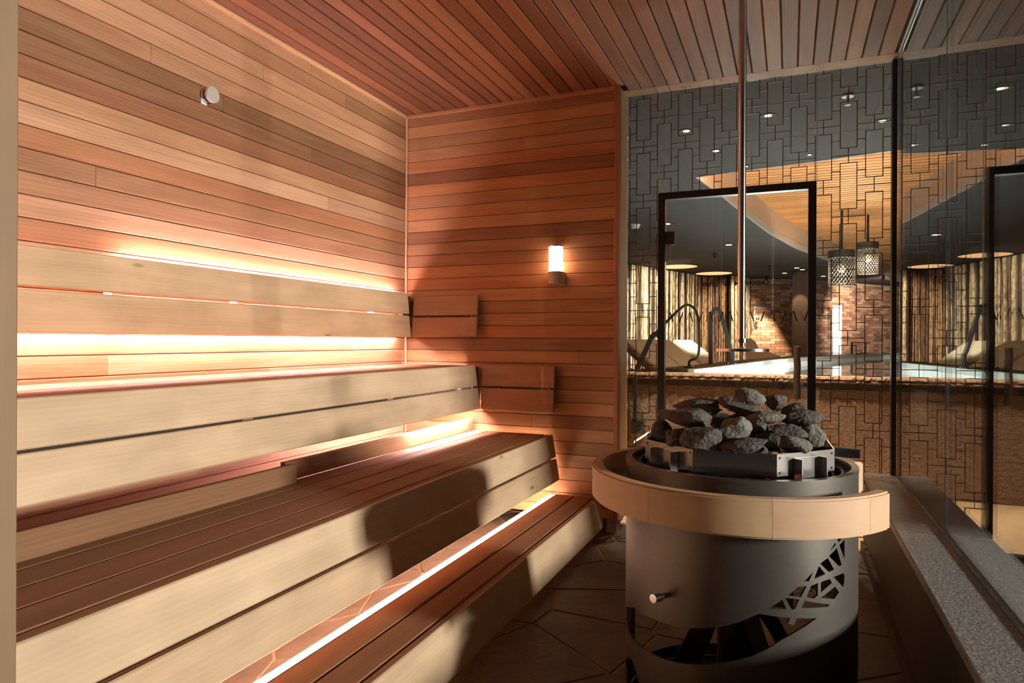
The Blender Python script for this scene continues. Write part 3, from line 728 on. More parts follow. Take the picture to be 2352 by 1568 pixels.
for fi in (0, 6, 2, 4):                      # four bent brackets on alternate faces
    a, b = Vector((*o1[fi], 0)), Vector((*o1[(fi+1) % 8], 0)); d = (b-a).normalized(); n = Vector((d.y, -d.x, 0))
    if n.dot((a+b)/2-Vector((SX, SY, 0))) < 0: n = -n
    m_ = (a+b)/2
    bm = bmesh.new()
    def slab(u0, u1, w0, w1, z0, z1):
        vs = []
        for z in (z0, z1):
            for uu, ww in ((u0, w0), (u1, w0), (u1, w1), (u0, w1)):
                q = m_+d*uu+n*ww; vs.append(bm.verts.new((q.x, q.y, z)))
        for f in ((3,2,1,0),(4,5,6,7),(0,1,5,4),(1,2,6,5),(2,3,7,6),(3,0,4,7)): bm.faces.new([vs[i] for i in f])
    slab(-.046, .046, .0005, .003, .728, .812); slab(-.048, -.044, .003, .028, .728, .812); slab(.044, .048, .003, .028, .728, .812)
    bmesh.ops.recalc_face_normals(bm, faces=bm.faces)
    sub('tray_bracket', mesh_from(bm, 'tray_bracket'), M['steel'])
tube('support_bar', [(-.435, 2.255, .800), (.19, 2.166, .800)], .01, M['blackm'], sv, 4, (.012, .012))
# guard rail of glued segments
ga0, ga1 = 33.4-360+0.0, -28.2            # open between -28 and 33 degrees
gr0, gr1 = .400, .435
first = -28.2; total = 298.5
segs = [0, 12, 47, 88, 130, 172, 214, 256, total]
for a, b in zip(segs, segs[1:]):
    bm = ring_mesh(gr0, gr1, .646, .743, first-a-.06, first-b+.06, 16)
    es = [e for e in bm.edges if abs(e.verts[0].co.z-e.verts[1].co.z) < 1e-6 and abs(math.hypot(*e.verts[0].co.xy)-math.hypot(*e.verts[1].co.xy)) < 1e-4]
    bmesh.ops.bevel(bm, geom=es, offset=.005, segments=2, affect='EDGES')
    # local frame: x along the segment so that the grain follows the rail
    mid = math.radians(first-(a+b)/2); rot = Matrix.Rotation(-(mid+PI/2), 4, 'Z')
    bmesh.ops.transform(bm, matrix=rot, verts=bm.verts)
    me = mesh_from(bm, 'guard_rail_segment'); smooth_sides(me, 35)
    o = linkobj('guard_rail_segment', me, M['ring'], sv); o.location = (SX, SY, 0); o.rotation_euler = (0, 0, mid+PI/2)
    o.color = (*vary((1, .97, .94), .06), 1)
for t in (-60, -120, 175, 110, 60):
    t = math.radians(t); c, s = math.cos(t), math.sin(t)
    tube('rail_bracket', [(SX+c*SR, SY+s*SR, .69), (SX+c*.402, SY+s*.402, .69)], .01, M['steel'], sv, 4, (.012, .004))
# lever on the drum
t = math.radians(-118.5); c, s = math.cos(t), math.sin(t)
lev = tube('lever', [(SX+c*.328, SY+s*.328, .430), (SX+c*.372, SY+s*.372, .4325)], .0075, M['steel_pol'], sv, 16)
tube('lever_knob', [(SX+c*.362, SY+s*.362, .432), (SX+c*.392, SY+s*.392, .434)], .0115, M['steel_pol'], lev, 18)

# stones
STN = [((-.117, 2.157, .952), .097, .050, 'sauna stone crowning the pile, pale and angular', 1), ((-.263, 2.168, .924), .141, .041, 'flat dark stone at the upper left of the pile', 0), ((-.182, 2.284, .921), .075, .040, 'dark stone at the back of the pile left of the crowning stone', 0), ((-.04, 2.26, .933), .068, .048, 'rough brown stone just right of the crowning stone', 0), ((-.276, 2.019, .895), .164, .056, 'large long stone on the left shoulder of the pile', 0), ((-.26, 2.118, .910), .135, .034, 'thin dark slab behind the large left stone', 0), ((-.114, 2.107, .919), .166, .032, 'long flat stone directly under the crowning stone', 0), ((-.076, 2.061, .902), .124, .037, 'flat stone with a pale right end at mid pile', 1), ((.031, 2.167, .896), .119, .044, 'jagged pointed stone on the right shoulder of the pile', 0), ((.016, 2.314, .905), .075, .036, 'dark stone behind the right shoulder of the pile', 0), ((-.14, 1.952, .881), .097, .064, 'upright wedge stone with a bright face at the pile centre', 1), ((-.082, 2.017, .882), .058, .033, 'small stone right of the bright wedge stone', 0), ((-.004, 2.029, .871), .101, .036, 'flat mottled stone above the front right stone', 0), ((.068, 2.141, .846), .066, .064, 'tall grey stone at the far right tray edge', 1), ((-.289, 1.932, .852), .064, .046, 'square brown stone at the front left tray edge', 0), ((-.353, 2.028, .852), .058, .052, 'dark stone at the far left tray corner', 0), ((-.223, 1.895, .853), .104, .056, 'wedge shaped stone lying on the front left tray edge', 0), ((-.105, 1.912, .845), .138, .038, 'long flat stone along the front tray edge', 0), ((.014, 1.975, .843), .087, .041, 'angular stone at the front right tray edge', 1)]
def rock_mesh(seed, sx, sy, sz):
    rr = random.Random(seed); bm = bmesh.new(); bmesh.ops.create_icosphere(bm, subdivisions=4, radius=1)
    planes = []
    for k in range(11):
        v = Vector((rr.gauss(0, 1), rr.gauss(0, 1), rr.gauss(0, 1))).normalized(); planes.append((v, rr.uniform(.55, .85)))
    off = Vector((rr.uniform(0, 50), rr.uniform(0, 50), rr.uniform(0, 50)))
    for v in bm.verts:
        p = v.co.copy()
        for n, d in planes:
            e = p.dot(n)-d
            if e > 0: p -= n*e*.93
        q = p*1.4+off
        p *= 1 + .10*noise.noise(q) + .07*noise.noise(q*3.1) + .045*noise.noise(q*7.3)
        v.co = p
    mx = [max(abs(v.co[i]) for v in bm.verts) for i in range(3)]
    for v in bm.verts: v.co = Vector((v.co.x/mx[0]*sx, v.co.y/mx[1]*sy, v.co.z/mx[2]*sz))
    me = mesh_from(bm, 'sauna_stone'); smooth_sides(me, 28); return me
yc = -yaw
for i, (p, wd, ht, lab, pale) in enumerate(STN):
    me = rock_mesh(100+i, wd/2*1.12, max(.034, min(wd, .11)/2), ht/2*1.25)
    o = linkobj('sauna_stone', me, M['rockl'] if pale else M['rock']); o.location = p
    o.rotation_euler = (random.Random(i).uniform(-.12, .12), random.Random(i+50).uniform(-.15, .15), yaw*.5+random.Random(i+9).uniform(-.35, .35))
    tag(o, lab, 'stone', 'stones piled on the stove')
# hidden filling of the pile: lower layer of stones
fr_ = random.Random(5)
for i, (x, y, z) in enumerate([(-.10, 2.06, .815), (-.20, 2.06, .818), (-.16, 2.17, .83), (-.04, 2.14, .83), (-.26, 2.14, .82), (-.14, 2.27, .82), (-.01, 2.24, .83), (-.12, 2.15, .88), (-.20, 2.22, .87)]):
    me = rock_mesh(300+i, .055, .050, .036 if z < .86 else .028)
    o = linkobj('sauna_stone', me, M['rock']); o.location = (x, y, z); o.rotation_euler = (0, 0, fr_.uniform(0, 6))
    tag(o, 'dark sauna stone half hidden inside the pile on the tray', 'stone', 'stones buried inside the pile')

# water pipe hanging over the stove
wp = thing('water_pipe', (SX, SY, ZC), 'slim steel pipe hanging from the ceiling with spray plate above the stones', 'pipe')
cyl('pipe', (SX+.012, SY), .0115, 1.106, ZC, M['steel_pol'], wp, 20)
cyl('pipe_collar', (SX+.012, SY), .017, 1.118, 1.130, M['steel'], wp, 20)
cyl('spray_plate', (SX+.012, SY), .080, 1.092, 1.100, M['steel'], wp, 48, .080)
cyl('ceiling_rose', (SX+.012, SY), .035, ZC-.012, ZC, M['steel'], wp, 24)

# ================================================================== pool hall behind the glass
ZP = 2.68
CURVE = [(-.95, 5.60), (-.83, 6.53), (-.67, 7.53), (-.53, 8.6), (-.28, 10.3), (.08, 12.1), (.60, 13.9), (1.60, 17.0), (2.40, 19.3), (3.6, 21.2)]
def curve_x(y):
    for (xa, ya), (xb, yb) in zip(CURVE, CURVE[1:]):
        if ya <= y <= yb: return xa+(xb-xa)*(y-ya)/(yb-ya)
    return CURVE[-1][0]
fp = struct(box('floor_pool_hall', -6.5, 7, YG+.03, 5.62, -.1, 0, M['pfloor']), 'tan floor strip between glass front and pool', 'floor')
struct(box('floor_deck', -6.5, 7, 5.6, 23, -.1, .02, M['deck']), 'dark low deck floor beyond the pool edge', 'floor')
struct(box('wall_pool_left', -6.6, -6.5, YG-.1, 23, 0, 3.4, M['darkwall']), 'dark far left wall of the pool hall', 'wall')
struct(box('wall_pool_right', 7, 7.1, YG-.1, 23, 0, 3.4, M['darkwall']), 'dark far right wall of the pool hall', 'wall')
struct(box('wall_pool_back', -6.5, 7, 22.6, 22.7, 0, 3.4, M['darkwall']), 'dark end wall behind the brickwork', 'wall')
struct(box('wall_pool_near', -6.5, PX-.02, YG+.05, YG+.12, 0, 2.75, M['darkwall']), 'back of the plank wall towards the pool hall', 'wall')
# ceiling with the oval recess
def ceiling_pool():
    near = [(-.83, 6.53), (-.42, 6.44), (.19, 6.33), (.76, 6.2), (2.2, 6.05), (4.5, 6.2), (5.6, 7.2), (6.2, 9.5), (6.3, 13), (5.9, 17), (4.9, 20.6), (3.6, 21.2)]
    left = [(x, y) for x, y in CURVE if y > 6.6 and y < 21][::-1]
    fine = []
    loop = near+left
    for i in range(len(loop)):
        a, b = loop[i], loop[(i+1) % len(loop)]
        fine.append(a)
    outer = [(-6.5, YG+.05), (7, YG+.05), (7, 22.7), (-6.5, 22.7)]
    pts = outer+fine
    edges = [(i, (i+1) % 4) for i in range(4)]+[(4+i, 4+(i+1) % len(fine)) for i in range(len(fine))]
    vs, es, fs, _, _, _ = delaunay_2d_cdt([Vector(p) for p in pts], edges, [], 0, 1e-5)
    def inside(p):
        c = False
        for i in range(len(fine)):
            a, b = fine[i], fine[i-1]
            if (a[1] > p[1]) != (b[1] > p[1]) and p[0] < (b[0]-a[0])*(p[1]-a[1])/(b[1]-a[1])+a[0]: c = not c
        return c
    bm = bmesh.new(); lo = [bm.verts.new((v.x, v.y, ZP)) for v in vs]
    for f in fs:
        c = (sum(vs[i].x for i in f)/3, sum(vs[i].y for i in f)/3)
        if not inside(c): bm.faces.new([lo[i] for i in f])
    bmesh.ops.delete(bm, geom=[v for v in bm.verts if not v.link_faces], context='VERTS')
    ext = bmesh.ops.extrude_face_region(bm, geom=bm.faces[:])
    for v in [g for g in ext['geom'] if isinstance(g, bmesh.types.BMVert)]: v.co.z += .03
    bmesh.ops.recalc_face_normals(bm, faces=bm.faces)
    o = struct(linkobj('ceiling_pool', mesh_from(bm, 'ceiling_pool'), M['pceil']), 'dark pool hall ceiling around the oval wooden recess', 'ceiling')
    # upright band round the recess
    bm = bmesh.new(); n = len(fine)
    for dz0, dz1 in ((0.03, .42),):
        a = [bm.verts.new((x, y, ZP+dz0)) for x, y in fine]; b = [bm.verts.new((x, y, ZP+dz1)) for x, y in fine]
        for i in range(n): bm.faces.new((a[i], a[(i+1) % n], b[(i+1) % n], b[i]))
    cx = sum(p[0] for p in fine)/n; cy = sum(p[1] for p in fine)/n
    ext = bmesh.ops.extrude_face_region(bm, geom=bm.faces[:])
    for v in [g for g in ext['geom'] if isinstance(g, bmesh.types.BMVert)]:
        d = Vector((v.co.x-cx, v.co.y-cy, 0)).normalized(); v.co += d*.05
    bmesh.ops.recalc_face_normals(bm, faces=bm.faces)
    linkobj('recess_band', mesh_from(bm, 'recess_band'), M['fascia'], o)
    # pale lower lip of the band
    bm = bmesh.new()
    a = [bm.verts.new((x, y, ZP-.004)) for x, y in fine]; b = [bm.verts.new((x, y, ZP+.09)) for x, y in fine]
    a2, b2 = [], []
    for x, y in fine:
        d = Vector((cx-x, cy-y, 0)).normalized()*.03
        a2.append(bm.verts.new((x+d.x, y+d.y, ZP-.004))); b2.append(bm.verts.new((x+d.x, y+d.y, ZP+.09)))
    for i in range(n):
        j = (i+1) % n
        for q in ((a[i], a[j], a2[j], a2[i]), (a2[i], a2[j], b2[j], b2[i]), (b2[i], b2[j], b[j], b[i]), (b[i], b[j], a[j], a[i])): bm.faces.new(q)
    bmesh.ops.recalc_face_normals(bm, faces=bm.faces)
    linkobj('recess_lip', mesh_from(bm, 'recess_lip'), plain('grey_recess_lip', (.30, .27, .25), .7), o)
    return o, fine
cp, RECESS = ceiling_pool()
zr = ZP+.40
box('recess_top', -6.4, 7, 5.9, 22.5, zr+.03, zr+.06, M['back'], cp)
bm = bmesh.new(); bm_box(bm, -3.75, 3.75, -.046, .046, -.022, .022); sm = mesh_from(bm, 'ceiling_slat'); sm.materials.append(M['slat'])
y = 6.1; k = 0
while y < 21.6:
    o = linkobj('ceiling_slat', sm, None, cp); o.location = (2.75, y, zr+.005); o.color = (*vary((1, 1, 1), .16), 1); y += .13; k += 1
for x0, x1, y0, y1 in ((-6.4, 7, 4.72, 4.728), (-6.4, 7, 5.52, 5.528)):
    box('ceiling_seam', x0, x1, y0, y1, ZP-.0015, ZP+.001, M['blackm'], cp)
def seam(a, b, mat=M['white'], wd=.006):
    tube('ceiling_seam', [(a[0], a[1], ZP-.001), (b[0], b[1], ZP-.001)], .003, mat, cp, 4, (wd/2, .001))

# swimming pool
po = thing('swimming_pool', (1.5, 5.6, 0), 'raised indoor pool with rough stone front and pale water', 'pool')
x = -1.0; k = 0
x = -6.4
while x < 6.9:
    box('stone_panel', x+.002, min(x+.78, 6.9)-.002, 5.60, 5.66, .0, .765, M['stonewall'], po, .003); x += .78
x = -6.4
while x < 6.0:
    L_ = .9; bm = bmesh.new()
    n = 56; rr = random.Random(int(x*100)); xs_ = [x+.0015+(L_-.003)*i/n for i in range(n+1)]
    rows = [(5.560, .812), (5.550, .823), (5.558, .832), (5.549, .845), (5.560, .860), (5.80, .862), (5.80, .812)]
    vv = []
    for xx in xs_:
        vv.append([bm.verts.new((xx, yy+(rr.uniform(-.007, .007) if yy < 5.6 else 0), zz+(rr.uniform(-.003, .003) if yy < 5.6 else 0))) for yy, zz in rows])
    for A, B in zip(vv, vv[1:]):
        for i in range(7): bm.faces.new((A[i], B[i], B[(i+1) % 7], A[(i+1) % 7]))
    bm.faces.new(vv[0]); bm.faces.new(vv[-1][::-1]); bmesh.ops.recalc_face_normals(bm, faces=bm.faces)
    linkobj('coping_stone', mesh_from(bm, 'coping_stone'), M['coping'], po); x += L_
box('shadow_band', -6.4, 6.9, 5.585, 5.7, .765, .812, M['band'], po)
# basin: left edge follows the curve
def offs(d):
    out = []
    for i, (x, y) in enumerate(CURVE):
        a = Vector((*CURVE[max(i-1, 0)], 0)); b = Vector((*CURVE[min(i+1, len(CURVE)-1)], 0)); t = (b-a).normalized(); nrm = Vector((-t.y, t.x, 0))
        out.append((x+nrm.x*d, y+nrm.y*d))
    return out
bas = [(x, y) for x, y in offs(0) if y > 5.7]; bas = [(-.93, 5.79)]+bas
outl = bas+[(6.8, 21.2), (6.8, 5.79)]
bm = bmesh.new(); n = len(outl)
a = [bm.verts.new((x, y, .05)) for x, y in outl]; b = [bm.verts.new((x, y, .795)) for x, y in outl]
for i in range(n): bm.faces.new((a[i], a[(i+1) % n], b[(i+1) % n], b[i]))
bm.faces.new(a); bmesh.ops.recalc_face_normals(bm, faces=bm.faces)
for f in bm.faces: f.normal_flip()
linkobj('basin', mesh_from(bm, 'basin'), M['tile'], po)
bm = bmesh.new(); bm.faces.new([bm.verts.new((x, y, .752)) for x, y in outl][::-1]); bmesh.ops.recalc_face_normals(bm, faces=bm.faces)
wm = mesh_from(bm, 'water')
if wm.polygons[0].normal.z < 0: wm.flip_normals()
linkobj('water', wm, M['water'], po)
# lip and dark coping along the curve
o0, o1_, o2_ = offs(-.0), offs(.06), offs(.34)
def strip(name, A, B, z0, z1, mat):
    bm = bmesh.new(); la = []
    for (xa, ya), (xb, yb) in zip(A, B): la.append([bm.verts.new(p) for p in ((xa, ya, z0), (xb, yb, z0), (xb, yb, z1), (xa, ya, z1))])
    for P, Q in zip(la, la[1:]):
        for i in range(4): bm.faces.new((P[i], Q[i], Q[(i+1) % 4], P[(i+1) % 4]))
    bm.faces.new(la[0]); bm.faces.new(la[-1][::-1]); bmesh.ops.recalc_face_normals(bm, faces=bm.faces)
    return linkobj(name, mesh_from(bm, name), mat, po)
strip('pool_lip', o0[1:], o1_[1:], .795, .858, M['lip'])
strip('deck_edge', o1_[1:], o2_[1:], .02, .862, M['deck'])
for yy in (6.8, 8.0, 9.4, 11):
    xx = curve_x(yy)+.02
    q = xcyl('underwater_lamp', xx, xx+.02, yy, .45, .09, M['poollamp'], po)
    point('underwater_light', (xx+.25, yy, .5), 50, (1.0, .98, .94), .1)
for xx, yy in ((1.4, 6.3), (2.6, 9.0), (2.2, 12.5)): point('underwater_light', (xx, yy, .35), 50, (1.0, .98, .94), .15)

# handrails
def rail(pts, label, wdt=.028):
    t = thing('pool_handrail', (pts[0][0], pts[0][1], .86), label, 'handrail', 'dark handrails at the pool edge')
    P = [Vector(p) for p in pts]; fine = []
    for i in range(len(P)-1):
        p0, p1, p2, p3 = P[max(i-1, 0)], P[i], P[i+1], P[min(i+2, len(P)-1)]
        for s in range(8):
            u = s/8
            fine.append(.5*((2*p1)+(p2-p0)*u+(2*p0-5*p1+4*p2-p3)*u*u+(3*p1-p0-3*p2+p3)*u**3))
    fine.append(P[-1])
    tube('rail_tube', fine, .02, M['blackm'], t, 10, None if wdt == 0 else (wdt, .012))
    return t
def wpt(u, v, yy):
    d = Fv + Rv*((u-1176)/FPX) + Uv*((784-v)/FPX); return (d.x*yy/d.y, yy, 1.12+d.z*yy/d.y)
ra = rail([wpt(1583, 843, 6.9), wpt(1585, 828, 6.9), wpt(1604, 815, 6.9), wpt(1605, 745, 6.9), wpt(1597, 712, 6.9), wpt(1580, 700, 6.9), wpt(1562, 709, 6.9), wpt(1530, 740, 6.9), wpt(1490, 780, 6.9)], 'curved handrail arching left beside the first lounger', .012)
rb = rail([wpt(1632, 834, 8.1), wpt(1632, 800, 8.1), wpt(1632, 735, 8.1), wpt(1637, 717, 8.1), wpt(1646, 709, 8.1), wpt(1656, 722, 8.1), wpt(1676, 795, 8.1), wpt(1682, 812, 8.1), wpt(1681, 832, 8.1)], 'arched handrail standing behind the pipe', .022)
rc = rail([wpt(1515, 772, 6.0), wpt(1508, 767, 6.0), wpt(1499, 772, 6.0), wpt(1490, 790, 6.0), wpt(1462, 848, 6.0)], 'slanting handrail seen through the narrow left glass', .022)
for r_, (u, v, yy) in ((ra, (1583, 842, 6.9)), (rb, (1632, 833, 8.1)), (rb, (1681, 832, 8.1)), (rc, (1462, 848, 6.0))):
    p = wpt(u, v, yy); fpl = cyl('foot_plate', p[:2], .055, .862, .870, M['blackm'], r_, 16)
    for dx in (-.04, .04): cyl('foot_bolt', (p[0]+dx, p[1]-.03), .010, .868, .882, M['steel_pol'], fpl, 8)
gt = thing('wall_rail', (-1.06, 5.5, .4), 'black upright rail with bracket on the pool front', 'handrail')
p = wpt(1459, 905, 5.53); box('upright', p[0]-.012, p[0]+.016, 5.5, 5.53, .46, .83, M['blackm'], gt); box('bracket', p[0]-.03, p[0]+.075, 5.5, 5.6, .36, .47, M['blackm'], gt)
for dz in (.375, .455): cyl('bolt', (p[0]+.06, 5.495), .006, dz, dz+.012, M['steel_pol'], gt, 8)

# loungers
def lounger(x, y, rz, zb, label):
    t = thing('lounger', (x, y, zb), label, 'lounger', 'loungers beside the pool')
    R = Matrix.Rotation(rz, 4, 'Z')
    def part(nm, bm, mat, tilt=None):
        bmesh.ops.transform(bm, matrix=Matrix.Translation((x, y, zb)) @ R, verts=bm.verts)
        return linkobj(nm, mesh_from(bm, nm), mat, t)
    for sy in (-.33, .29):
        bm = bmesh.new(); bm_box(bm, -.95, .95, sy, sy+.04, .24, .31); part('side_rail', bm, M['frame'])
    for sx in (-.9, .84):
        for sy in (-.33, .28):
            bm = bmesh.new(); bm_box(bm, sx, sx+.06, sy, sy+.05, 0, .24); part('leg', bm, M['frame'])
    bm = bmesh.new(); bm_box(bm, -.15, .95, -.31, .31, .31, .385, .02); part('seat_cushion', bm, M['fabric'])
    bm = bmesh.new(); bm_box(bm, -.80, 0, -.31, .31, 0, .08, .02)
    bmesh.ops.transform(bm, matrix=Matrix.Translation((-.13, 0, .315)) @ Matrix.Rotation(math.radians(34), 4, 'Y'), verts=bm.verts); part('back_cushion', bm, M['fabric'])
    for sy in (-.33, .30):
        bm = bmesh.new(); bm_box(bm, -.82, 0, sy, sy+.03, -.06, .0)
        bmesh.ops.transform(bm, matrix=Matrix.Translation((-.13, 0, .315)) @ Matrix.Rotation(math.radians(34), 4, 'Y'), verts=bm.verts); part('back_frame', bm, M['frame'])
    for k in range(6):
        bm = bmesh.new(); bm_box(bm, -.8+k*.13, -.72+k*.13, -.30, .30, -.03, -.005)
        bmesh.ops.transform(bm, matrix=Matrix.Translation((-.13, 0, .315)) @ Matrix.Rotation(math.radians(34), 4, 'Y'), verts=bm.verts); part('back_slat', bm, M['frame'])
struct(box('floor_terrace', -6.5, -.1, 9.6, 22.6, .02, .34, M['deck']), 'dark raised terrace floor under the loungers', 'floor')
lounger(-1.72, 10.9, math.radians(-28), .34, 'cream lounger left of the curved handrail')
lounger(-1.46, 11.7, math.radians(-25), .34, 'cream lounger between the two arched handrails')
lounger(-1.25, 13.1, math.radians(-25), .34, 'cream lounger behind the arched handrail, farthest back')
# sculpted lounge and bowl
sl = [(0, 0), (1.0, 0), (1.0, .38), (.85, .42), (.7, .40), (.55, .46), (.42, .52), (.32, .50), (.24, .58), (.16, .74), (.08, .80), (0, .78)]
bm = bmesh.new()
A = [bm.verts.new((p[0], 0, p[1])) for p in sl]; B = [bm.verts.new((p[0], .6, p[1])) for p in sl]
for i in range(len(sl)): bm.faces.new((A[i], A[(i+1) % len(sl)], B[(i+1) % len(sl)], B[i]))
bm.faces.new(A); bm.faces.new(B[::-1]); bmesh.ops.recalc_face_normals(bm, faces=bm.faces)
o = tag(linkobj('sculpted_lounge', mesh_from(bm, 'sculpted_lounge'), M['plaster_pink']), 'smooth sculpted lounge seat glowing in front of the brick wall', 'seat'); o.location = (-.86, 15.2, .40)
bm = bmesh.new(); a, b = bm_cyl(bm, (0, 0), .10, .135, 0, .13, 20); me = mesh_from(bm, 'water_bowl'); smooth_sides(me, 40)
o = tag(linkobj('water_bowl', me, M['bowl']), 'dark round bowl beside the sculpted lounge seat', 'bowl'); o.location = (-.60, 14.9, .62)
tag(cyl('side_table', (-.60, 14.9), .16, .40, .62, M['frame'], None, 20), 'small round side table under the dark bowl', 'table')

# bamboo cane screen
bs = thing('bamboo_screen', (-2.4, 14.5, .4), 'tall screen of upright split canes behind the loungers', 'screen')
cm = []
for s in range(4):
    rr = random.Random(40+s); bm = bmesh.new(); hts = [0]; 
    while hts[-1] < 2.265: hts.append(hts[-1]+rr.uniform(.25, .42))
    hts[-1] = 2.265; rings = []
    for i, h in enumerate(hts):
        r_ = .019+rr.uniform(-.004, .005); ox, oy = rr.uniform(-.006, .006), rr.uniform(-.006, .006)
        rings.append([bm.verts.new((ox+r_*math.cos(2*PI*k/6), oy+r_*math.sin(2*PI*k/6), h)) for k in range(6)])
    for a, b in zip(rings, rings[1:]):
        for k in range(6): bm.faces.new((a[k], a[(k+1) % 6], b[(k+1) % 6], b[k]))
    me = mesh_from(bm, 'cane'); me.materials.append(M['cane']); smooth_sides(me, 70); cm.append(me)
path = [(-5.6, 9.2), (-3.9, 11.0), (-3.0, 13.2), (-2.02, 15.95), (-1.98, 16.35), (-1.30, 16.75), (-1.24, 16.45), (-.94, 17.0), (-.90, 17.35)]
rr = random.Random(77); dist = 0
for si, (a, b) in enumerate(zip(path, path[1:])):
    L_ = math.hypot(b[0]-a[0], b[1]-a[1]); s = 0
    while s < L_:
        x = a[0]+(b[0]-a[0])*s/L_; y = a[1]+(b[1]-a[1])*s/L_
        o = linkobj('cane', rr.choice(cm), None, bs); o.location = (x+rr.uniform(-.012, .012), y+rr.uniform(-.02, .02), .40); o.rotation_euler = (rr.uniform(-.008, .008), rr.uniform(-.008, .008), rr.uniform(0, 6.28))
        base = rr.choice([(.55, .43, .28), (.66, .54, .37), (.38, .27, .16), (.13, .08, .05), (.05, .033, .023), (.07, .045, .03), (.48, .36, .22)])
        if si in (4,): base = rr.choice([(.30, .17, .09), (.20, .10, .05), (.06, .035, .025), (.12, .06, .035), (.36, .22, .12)])
        o.color = (*base, 1); s += rr.uniform(.036, .052)
for a, b in zip(path, path[1:]):
    d = Vector((b[0]-a[0], b[1]-a[1], 0)).normalized(); nrm = Vector((-d.y, d.x, 0))*.06
    tube('backing_panel', [(a[0]+nrm.x, a[1]+nrm.y, 1.54), (b[0]+nrm.x, b[1]+nrm.y, 1.54)], .02, M['back'], bs, 4, (1.12, .01))

# brick wall
bw = struct(box('wall_brick', -1.0, -.95, 17.5, 17.6, .4, 2.68, M['mort2']), 'red brick end wall of the pool hall', 'wall')
bm = bmesh.new(); bm_box(bm, -.113, .113, -.02, .02, -.033, .033, .003); bkm = mesh_from(bm, 'brick'); bkm.materials.append(M['brick'])
segsB = [((-.98, 17.55), (.30, 18.05), 7), ((.30, 18.05), (3.2, 21.9), 99)]
bcount = 0; rest = bmesh.new()
for (a, b, nb) in segsB:
    a, b = Vector((*a, 0)), Vector((*b, 0)); d = (b-a).normalized(); n = Vector((d.y, -d.x, 0)); L_ = (b-a).length; ang = math.atan2(d.y, d.x)
    tube('mortar_panel', [a-n*.03+Vector((0, 0, 1.54)), b-n*.03+Vector((0, 0, 1.54))], .02, M['mort2'], bw, 4, (1.14, .028))
    for r in range(28):
        z = .72+.0375+r*.0705
        if z > 2.66: break
        s = .115 if r % 2 else 0.0
        while s < L_:
            p = a+d*s+n*.004; col = rr.choice([(.34, .16, .10), (.42, .22, .14), (.50, .30, .20), (.28, .15, .11), (.20, .13, .11), (.55, .36, .25)])
            if bcount < 300 and (nb == 7 or s < 1.3):
                o = linkobj('brick', bkm, None, bw); o.location = (p.x, p.y, z); o.rotation_euler = (0, 0, ang); o.color = (*col, 1); bcount += 1
            else:
                vs = bm_box(rest, -.113, .113, -.02, .02, -.033, .033)
                Mx = Matrix.Translation((p.x, p.y, z)) @ Matrix.Rotation(ang, 4, 'Z')
                for v in vs: v.co = Mx @ v.co
            s += .236
me = mesh_from(rest, 'brick_courses'); o = linkobj('brick_courses', me, M['brick_far'], bw); o['kind'] = 'stuff'

# column
cl = thing('column', (.30, 16.2, .4), 'dark wooden column with grey edges in front of the brick wall', 'column')
board('column_face', cl, (.26, 16.2, .4), (.26, 16.2, 2.68), (-.05, -1, 0), .40, .30, M['column'])
box('column_edge', .462, .52, 16.19, 16.5, .4, 2.68, M['colgrey'], cl)
# bright tall window slit, lantern, shower
w8 = struct(box('window_8', 1.02, 1.20, 18.72, 18.74, .45, 2.05, M['daywin']), 'tall bright daylight window slit in the brick wall', 'window')
box('window_frame', 1.00, 1.02, 18.70, 18.76, .45, 2.07, M['white'], w8); box('window_frame', 1.20, 1.22, 18.70, 18.76, .45, 2.07, M['white'], w8)
ln = thing('floor_lantern', (1.50, 17.6, .4), 'tall mesh floor lantern right of the bright window slit', 'lantern')
for dx in (-.14, .14):
    for dy in (-.14, .14): box('lantern_post', 1.50+dx-.01, 1.50+dx+.01, 17.6+dy-.01, 17.6+dy+.01, .4, 1.12, M['blackm'], ln)
box('lantern_top', 1.35, 1.65, 17.45, 17.75, 1.11, 1.13, M['blackm'], ln); box('lantern_base', 1.35, 1.65, 17.45, 17.75, .40, .42, M['blackm'], ln)
cyl('candle', (1.50, 17.6), .06, .42, .72, M['white'], ln, 16)
for k in range(9):
    for sgn in (1, -1):
        xx = 1.36+k*.035
        tube('lantern_wire', [(xx, 17.46, .42), (xx+sgn*.0, 17.46, 1.11)], .003, M['blackm'], ln, 4)
        break
sh = thing('wall_shower', (-.78, 17.5, 1.7), 'small wall shower on the brick next to the canes', 'shower')
tube('shower_pipe', [(-.80, 17.50, 1.55), (-.80, 17.44, 1.60), (-.79, 17.40, 1.90), (-.77, 17.34, 1.97)], .02, M['alu'], sh, 8)
cyl('shower_valve', (-.72, 17.50), .04, 1.66, 1.72, M['steel'], sh, 12)

